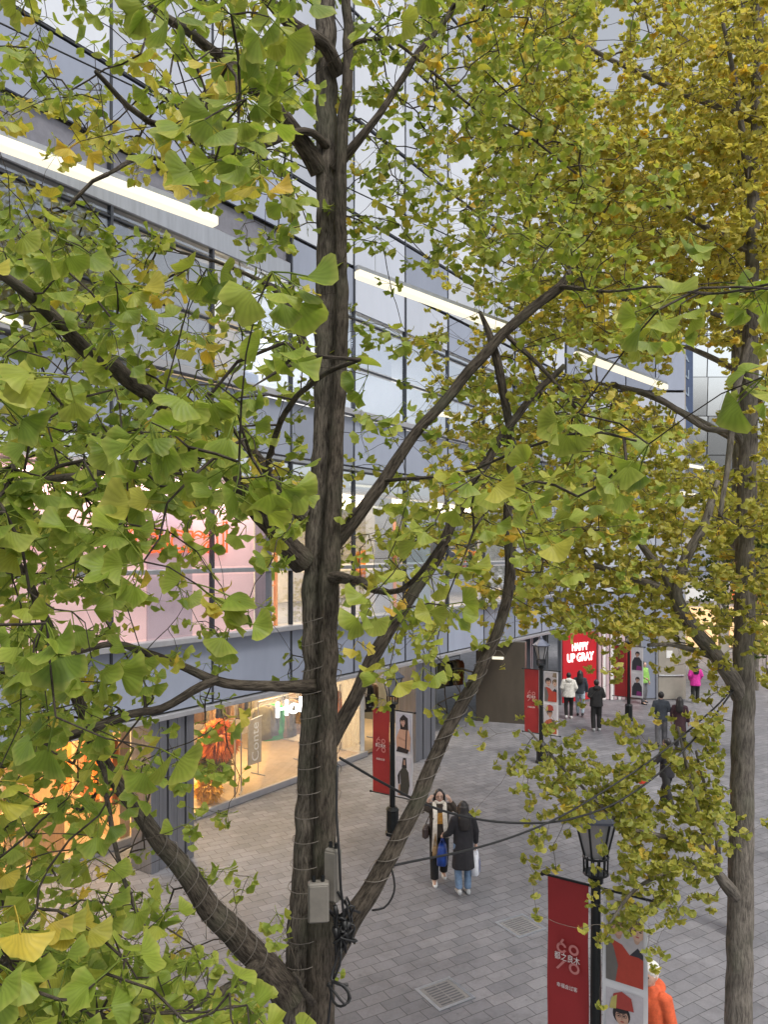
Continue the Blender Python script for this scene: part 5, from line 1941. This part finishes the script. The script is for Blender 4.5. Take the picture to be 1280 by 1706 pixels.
limbs2 = [
    [(1234, 1160, 6.5, 30), (1202, 1103, 6.4, 25), (1160, 1052, 6.3, 23), (1128, 1000, 6.2, 22), (1135, 950, 6.15, 18), (1158, 905, 6.1, 16), (1176, 870, 6.1, 15), (1195, 800, 6.1, 9)],
    [(1126, 995, 6.2, 19), (1108, 955, 6.2, 15), (1084, 928, 6.2, 13), (1060, 895, 6.25, 10), (1030, 850, 6.3, 7), (990, 800, 6.4, 5)],
    [(1124, 990, 6.2, 16), (1080, 972, 6.25, 13), (1025, 952, 6.3, 11), (960, 935, 6.4, 8), (900, 930, 6.5, 5)],
    [(1200, 1100, 6.4, 12), (1130, 1075, 6.3, 8), (1080, 1075, 6.2, 6)],
    [(1232, 1500, 6.5, 24), (1208, 1470, 6.38, 20), (1188, 1442, 6.3, 13), (1180, 1405, 6.25, 10), (1160, 1345, 6.2, 9), (1148, 1290, 6.2, 7), (1130, 1210, 6.2, 4)],
    [(1195, 1455, 6.3, 12), (1196, 1400, 6.3, 8), (1180, 1330, 6.35, 6), (1160, 1250, 6.4, 4)],
    [(1182, 1415, 6.25, 9), (1110, 1395, 6.2, 8), (1040, 1375, 6.15, 6), (985, 1325, 6.1, 5), (930, 1270, 6.1, 5), (880, 1215, 6.1, 3)],
    [(1188, 1440, 6.3, 9), (1120, 1452, 6.1, 7), (1060, 1480, 6.0, 6), (1015, 1540, 5.9, 4)],
    [(1250, 760, 6.5, 18), (1225, 720, 6.5, 12), (1180, 715, 6.5, 10), (1140, 690, 6.5, 10), (1090, 660, 6.5, 9), (1020, 640, 6.5, 6)],
    [(1252, 560, 6.5, 16), (1225, 660, 6.3, 12), (1215, 760, 6.2, 10), (1200, 860, 6.1, 8)],
    [(1256, 330, 6.5, 18), (1240, 240, 6.3, 11), (1226, 140, 6.2, 8), (1205, 40, 6.1, 6)],
    [(1254, 420, 6.5, 16), (1180, 380, 6.6, 11), (1090, 330, 6.8, 9), (1000, 300, 7.0, 7), (920, 240, 7.1, 5)],
    [(1260, 200, 6.5, 15), (1150, 160, 6.8, 10), (1040, 110, 7.1, 8), (940, 60, 7.2, 6)],
    [(1252, 540, 6.5, 12), (1170, 520, 6.3, 7), (1080, 510, 6.2, 6), (990, 480, 6.2, 7), (930, 430, 6.2, 5)],
]
for L in limbs2:
    t2.plimb(L, n=10, step=.06)
spurs = []
top = [r if k < 8 else r for k, r in enumerate(RGHT)]
for (u, v, Y) in scatter(RGHT, lambda u, v: RNG.uniform(5.6, 7.6) if v < 1180 else RNG.uniform(5.8, 6.7), .068, 6, ((0, 3), (2, 0)), 3.9, clump=.75, cf=1.5):
    if v > 1180 and u > 1200:
        continue
    q = np.array(P(u, v, Y))
    tn = .55 + (.10 if u > 1000 and v < 700 else 0) - (.10 if v > 1150 else 0) + (.35 if RNG.random() < .06 else 0)
    t2.spur(q, .044, tn, False, int(RNG.integers(4, 9)))
    spurs.append(q)
for li, n_, sd in ((4, 40, .13), (5, 40, .14), (6, 120, .15), (7, 70, .13)):
    q = catmull([tuple(P(*p[:3])) for p in limbs2[li]], .03)
    for _ in range(n_):
        c = q[int(len(q) * (.25 + .75 * RNG.random() ** .8)) - 1] + RNG.normal(0, sd, 3)
        t2.spur(c, .044, .42, False, int(RNG.integers(4, 9)))
        spurs.append(c)
t2.grow(spurs, .9, 3)
t2.crown()

# ---- taller yellowing ginkgo behind it and two more down the street
LEAF3 = leafmat('yellowing ginkgo leaf', [(0, (.17, .24, .04)), (.35, (.35, .38, .065)), (.6, (.50, .47, .085)), (.85, (.62, .52, .10)), (1, (.66, .48, .09))], .55)


def back_tree(name, label, x, y, h, trunk_r, leaf, limbs, spur_pts, size, tint, per, tw=1.):
    t = Tree(name, label, (x, y, 0), leaf, BARK2)
    t.limb([(x, y, 0, trunk_r * 1.25), (x + .03, y, h * .25, trunk_r), (x - .05, y + .05, h * .6, trunk_r * .7), (x + .04, y, h, trunk_r * .22)], name='trunk', n=14, step=.15, rough=.06)
    for L in limbs:
        t.limb(L, n=7, step=.15, rough=.04)
    for q in spur_pts:
        t.spur(np.array(q), size, tint + RNG.normal(0, .08) + (.3 if RNG.random() < .05 else 0), False, per + int(RNG.integers(-1, 3)))
    t.grow([np.array(q) for q in spur_pts], tw, 3, .03)
    t.crown()


T3X, T3Y = 5.60, 12.0
sp3 = [np.array(P(u, v, Y)) for (u, v, Y) in scatter([r if k < 11 else '0' * 16 for k, r in enumerate(RGHT)], lambda u, v: RNG.uniform(9.6, 13.4), .075, 8, ((0, 3), (2, 0)), 4.4, clump=.8, cf=.9)]
lim3 = []
for k in range(16):
    a = 2 * math.pi * k * .382
    z = 5.5 + .55 * k
    L = 3.6 - .10 * k
    lim3.append([(T3X, T3Y, z, .055), (T3X + L * .5 * math.cos(a), T3Y + L * .4 * math.sin(a), z + .7, .035), (T3X + L * math.cos(a), T3Y + L * .7 * math.sin(a), z + 1.0, .012)])
back_tree('ginkgo_tree', 'taller yellowing ginkgo standing behind the slender trunk, filling the upper corner', T3X, T3Y, 15.5, .13, LEAF3, lim3, sp3, .052, .58, 8)

LEAF4 = leafmat('dark green street tree leaf', [(0, (.030, .062, .012)), (.35, (.06, .105, .018)), (.6, (.12, .15, .025)), (.85, (.26, .24, .03)), (1, (.4, .3, .04))])


def ball_points(c, r, n, seed):
    rr = random.Random(seed)
    lobes = [(Vector((rr.uniform(-.6, .6) * r[0], rr.uniform(-.6, .6) * r[1], rr.uniform(-.65, .65) * r[2])), rr.uniform(.35, .6)) for _ in range(11)]
    out = []
    for _ in range(n):
        o, f = rr.choice(lobes)
        d = Vector((rr.gauss(0, 1), rr.gauss(0, 1), rr.gauss(0, 1))).normalized() * (rr.random() ** .45)
        out.append((c[0] + o.x + d.x * r[0] * f, c[1] + o.y + d.y * r[1] * f, c[2] + o.z + d.z * r[2] * f))
    return out


for x, y, zc, r, n, seed, lab in ((10.7, 22.5, 5.6, (2.3, 2.0, 2.9), 1500, 3, 'dark green tree in the street behind the slender ginkgo, before the stone wing'),
                                  (16.2, 33.5, 6.0, (2.6, 2.4, 3.2), 1300, 4, 'small far tree at the side street in front of the lit shops')):
    lim = []
    for k in range(7):
        a = 2 * math.pi * k * .382
        lim.append([(x, y, zc - r[2] * .9 + .35 * k, .05), (x + r[0] * .4 * math.cos(a), y + r[1] * .4 * math.sin(a), zc - r[2] * .5 + .45 * k, .03), (x + r[0] * .75 * math.cos(a), y + r[1] * .75 * math.sin(a), zc - r[2] * .2 + .4 * k, .012)])
    back_tree('street_tree', lab, x, y, zc + r[2] * .7, .11, LEAF4, lim, ball_points((x, y, zc), r, n, seed), .075, .38, 8, 1.2)
# ------------------------------------------------------------------ things fixed to the trunks
def coil(name, label, path, turns, m, r, pad, seed, group=None):
    """a thin wire wound round a limb: path = (x, y, z, radius)"""
    q = catmull(path, .02)
    rr = random.Random(seed)
    p = q[:, :3]
    tan = np.gradient(p, axis=0)
    tan /= np.linalg.norm(tan, axis=1)[:, None]
    t = thing(name, label, 'wire', tuple(p[0]), 0, group)
    mb = MB()
    n = turns * 22
    pts = []
    a = np.array((1., .2, .1))
    for k in range(n + 1):
        f = k / n
        turn = f * turns
        st = math.floor(turn) + min(1, (turn - math.floor(turn)) ** 3 * 1.0)      # rings sit close to level, then step up
        g = min(len(p) - 1.001, st / turns * (len(p) - 1))
        i = int(g)
        c = p[i] + (p[i + 1] - p[i]) * (g - i)
        tt = tan[i]
        u = a - tt * a.dot(tt)
        u /= np.linalg.norm(u)
        w = np.cross(tt, u)
        R = q[i, 3] * (1.07 + .05 * math.sin(3 * turn * 6.28 + seed)) + pad
        th = turn * 2 * math.pi
        pts.append(c + (u * math.cos(th) + w * math.sin(th)) * R + tt * (.012 * math.sin(th + seed)))
    mb.tube(pts, r, 5)
    for _ in range(turns // 3):
        i = rr.randrange(4, n - 4)
        d = Vector((rr.uniform(-1, 1), rr.uniform(-1, .2), rr.uniform(-1, 1))) * .05
        mb.tube([pts[i], Vector(pts[i]) + d * .6, Vector(pts[i]) + d + Vector((0, 0, -.02))], r * .9, 5)
    mb.build('strand', m, t, smooth=True)
    return t


m_twine = mat('pale plastic wire', (.15, .13, .11), .5, var=.25, scale=30)
pl = lambda L: [(*P(u, v, Y), w / 2 / FPX * Y) for u, v, Y, w in L]
coil('light_string', 'pale wire wound in rings round the lower main trunk', pl([(514, 1600, 4.36, 86), (524, 1430, 4.36, 73), (531, 1280, 4.36, 66), (535, 1120, 4.37, 59), (536, 1000, 4.37, 61)]), 15, m_twine, .0026, .004, 1)
coil('light_string', 'pale wire wound round the limb rising right of the main trunk', pl([(622, 1475, 4.3, 33), (668, 1390, 4.32, 27), (705, 1310, 4.36, 25), (742, 1225, 4.4, 22), (790, 1135, 4.45, 20), (830, 1050, 4.5, 18)]), 13, m_twine, .0024, .003, 2)
coil('light_string', 'pale wire wound round the thick limb that leans left from the main trunk', pl([(440, 1605, 4.2, 46), (395, 1560, 4.1, 43), (345, 1505, 3.95, 38), (300, 1440, 3.85, 33), (262, 1395, 3.75, 28)]), 11, m_twine, .0024, .003, 3)

m_box = mat('weathered grey plastic box', (.17, .155, .135), .6, var=.18, scale=12)


def jbox(label, u0, u1, v0, v1, Y, depth, tilt):
    a, b = P(u0, v1, Y), P(u1, v0, Y)
    c = (a + b) / 2
    t = thing('junction_box', label, 'junction box', (c.x, c.y, a.z))
    X = Vector((math.cos(tilt), math.sin(tilt), 0))
    ax = (X, Vector((-X.y, X.x, 0)), Z)
    hx, hz = (b.x - a.x) / 2 / math.cos(tilt), (b.z - a.z) / 2
    mb = MB()
    mb.obox(c, hx, depth, hz, ax, 0, .008)
    mb.build('case', m_box, t)
    mb = MB()
    mb.obox(c - ax[1] * (depth + .004), hx * .86, .005, hz * .9, ax, 0, .003)
    mb.build('lid', m_box, t)
    mb = MB()
    for sx in (-1, 1):
        mb.tube([c + X * (sx * hx * .4) + Z * hz, c + X * (sx * hx * .45) + Z * (hz + .03)], .010, 7)
    mb.build('cable_gland', m_black, t)


jbox('wide grey junction box strapped to the front of the main trunk', 513, 548, 1468, 1534, 4.05, .030, .12)
jbox('narrow tall grey junction box on the right side of the main trunk', 545, 566, 1412, 1500, 4.12, .030, -.5)


def cable(label, pts, r, name='cable', extra=()):
    t = thing(name, label, 'cable', tuple(P(*pts[0])))
    mb = MB()
    for L in (pts,) + tuple(extra):
        q = catmull([tuple(P(*p)) for p in L], .05)
        mb.tube([Vector(v) for v in q], r, 7)
    mb.build('strand', m_blackcable, t, smooth=True)


cable('upper black cable drooping from the main trunk across the scarf woman to the slender ginkgo', [(566, 1262, 4.3), (640, 1305, 4.45), (720, 1344, 4.65), (800, 1365, 4.9), (880, 1371, 5.15), (950, 1364, 5.4), (1030, 1335, 5.75), (1110, 1278, 6.05), (1180, 1205, 6.3), (1222, 1150, 6.42)], .0078)
cable('lower black cable rising from the limb and passing the black coat to the slender ginkgo', [(655, 1441, 4.3), (700, 1432, 4.45), (770, 1418, 4.7), (850, 1395, 5.0), (930, 1362, 5.3), (1010, 1315, 5.65), (1100, 1255, 6.0), (1190, 1180, 6.35), (1226, 1140, 6.44)], .0072)
cable('black cable hanging down the right side of the main trunk past the boxes', [(562, 1275, 4.15), (561, 1350, 4.1), (565, 1420, 4.05), (568, 1480, 4.05), (572, 1520, 4.08), (566, 1560, 4.1), (556, 1620, 4.1), (545, 1720, 4.1)], .007, 'cable', ([(563, 1485, 4.08), (580, 1510, 4.15), (600, 1520, 4.2)],))
cable('black loop of spare cable tied low on the main trunk above the paving', [(548, 1636, 4.02), (556, 1668, 4.0), (568, 1676, 3.98), (580, 1668, 3.98), (580, 1652, 3.98), (566, 1638, 4.0), (552, 1630, 4.02), (560, 1600, 4.05), (568, 1580, 4.05), (566, 1608, 4.04), (554, 1634, 4.03)], .007, 'cable_coil',
      ([(546, 1640, 4.02), (560, 1655, 3.97), (574, 1672, 3.96), (584, 1662, 3.97), (574, 1642, 3.98), (556, 1634, 4.0)], [(552, 1634, 4.0), (568, 1640, 3.99), (580, 1640, 3.98)]))
cable('thin dark cable loop hanging beneath the limb right of the main trunk', [(620, 1516, 4.25), (640, 1512, 4.25), (653, 1496, 4.26), (658, 1476, 4.27), (654, 1452, 4.28), (650, 1440, 4.29)], .006)
rr = random.Random(9)
t = thing('cable_bundle', 'tangle of black cables and plugs in the fork of the main trunk', 'cable', tuple(P(572, 1545, 4.1)))
mb = MB()
c = P(572, 1545, 4.10)
for k in range(16):
    a = rr.uniform(0, 6.28)
    pts = [c + Vector((rr.gauss(0, .035), rr.gauss(0, .02), rr.gauss(0, .06))) for _ in range(5)]
    q = catmull([tuple(p) for p in pts], .02)
    mb.tube([Vector(v) for v in q], .006, 5)
for k in range(6):
    p = c + Vector((rr.gauss(0, .03), -.02, rr.gauss(0, .05)))
    mb.tube([p, p + Vector((rr.gauss(0, .02), 0, .05))], .013, 7)
mb.build('strand', m_blackcable, t, smooth=True)

# ------------------------------------------------------------------ lights, sky, camera
def area(loc, w, h, energy, col, rot=(0, 0, 0), name='shop_ceiling_light'):
    l = bpy.data.lights.new(name, 'AREA')
    l.shape = 'RECTANGLE'
    l.size, l.size_y = w, h
    l.energy = energy
    l.color = col
    o = bpy.data.objects.new(name, l)
    o.location = loc
    o.rotation_euler = rot
    COL.objects.link(o)


WARM = (1, .68, .34)
for y, e, c in ((10.8, 240, WARM), (13.3, 270, WARM), (16.6, 280, (1, .70, .34)), (19.6, 260, (1, .72, .38)), (23.4, 120, (1, .85, .66))):
    area(FP(y, 2.78, -3.0), 2.6, 2.2, e, c, (0, 0, RZ))
for y, e, c in ((13.5, 60, (1, .8, .78)), (16, 60, (1, .8, .78)), (19.3, 150, (1, .86, .68)), (22.8, 150, (1, .82, .62)), (26.5, 120, (1, .88, .7))):
    area(FP(y, 7.45, -2.6 if y > 17.3 else -.25), 3.0, 2.4 if y > 17.3 else .25, e, c, (0, 0, RZ))
for y, e, c in ((15.5, 70, (1, .86, .68)), (18.2, 130, (.95, .97, 1)), (21.3, 90, (.95, .97, 1)), (25, 90, (1, .95, .9))):
    area(FP(y, 12.05, -2.4), 2.4, 2.0, e, c, (0, 0, RZ))

EL, AZ = math.radians(58), math.radians(145)          # compass bearing of the sun, clockwise from +Y
w = bpy.data.worlds.new('World')
SC.world = w
w.use_nodes = True
nt = w.node_tree
sky = nt.nodes.new('ShaderNodeTexSky')
sky.sky_type = 'NISHITA'
sky.sun_disc = False
sky.sun_elevation = EL
sky.sun_rotation = AZ
sky.air_density = 1.0
sky.dust_density = 4.0
sky.ozone_density = 1.0
hs = nt.nodes.new('ShaderNodeHueSaturation')
hs.inputs['Saturation'].default_value = .28
nt.links.new(sky.outputs[0], hs.inputs['Color'])
nt.links.new(hs.outputs[0], nt.nodes['Background'].inputs['Color'])
nt.nodes['Background'].inputs['Strength'].default_value = .15
sl = bpy.data.lights.new('sun', 'SUN')
sl.energy = 1.5
sl.angle = math.radians(12)
sl.color = (1, .95, .86)
so = bpy.data.objects.new('sun', sl)
dsun = Vector((math.sin(AZ) * math.cos(EL), math.cos(AZ) * math.cos(EL), math.sin(EL)))
so.rotation_euler = dsun.to_track_quat('Z', 'Y').to_euler()
COL.objects.link(so)

cam = bpy.data.cameras.new('camera')
cam.sensor_fit = 'HORIZONTAL'
cam.sensor_width = 36
cam.lens = 36
cam.shift_y = (920 - 853) / 1280
cam.clip_start = .05
cam.clip_end = 3000
co = bpy.data.objects.new('camera', cam)
co.location = (0, 0, HC)
co.rotation_euler = (math.radians(90), 0, 0)
COL.objects.link(co)
SC.camera = co
vs = SC.view_settings
vs.view_transform = 'Standard'
vs.look = 'None'
vs.exposure = .42
vs.gamma = 1
cy = SC.cycles
cy.max_bounces = 7
cy.diffuse_bounces = 3
cy.glossy_bounces = 3
cy.transmission_bounces = 4
cy.transparent_max_bounces = 8
cy.sample_clamp_indirect = 4
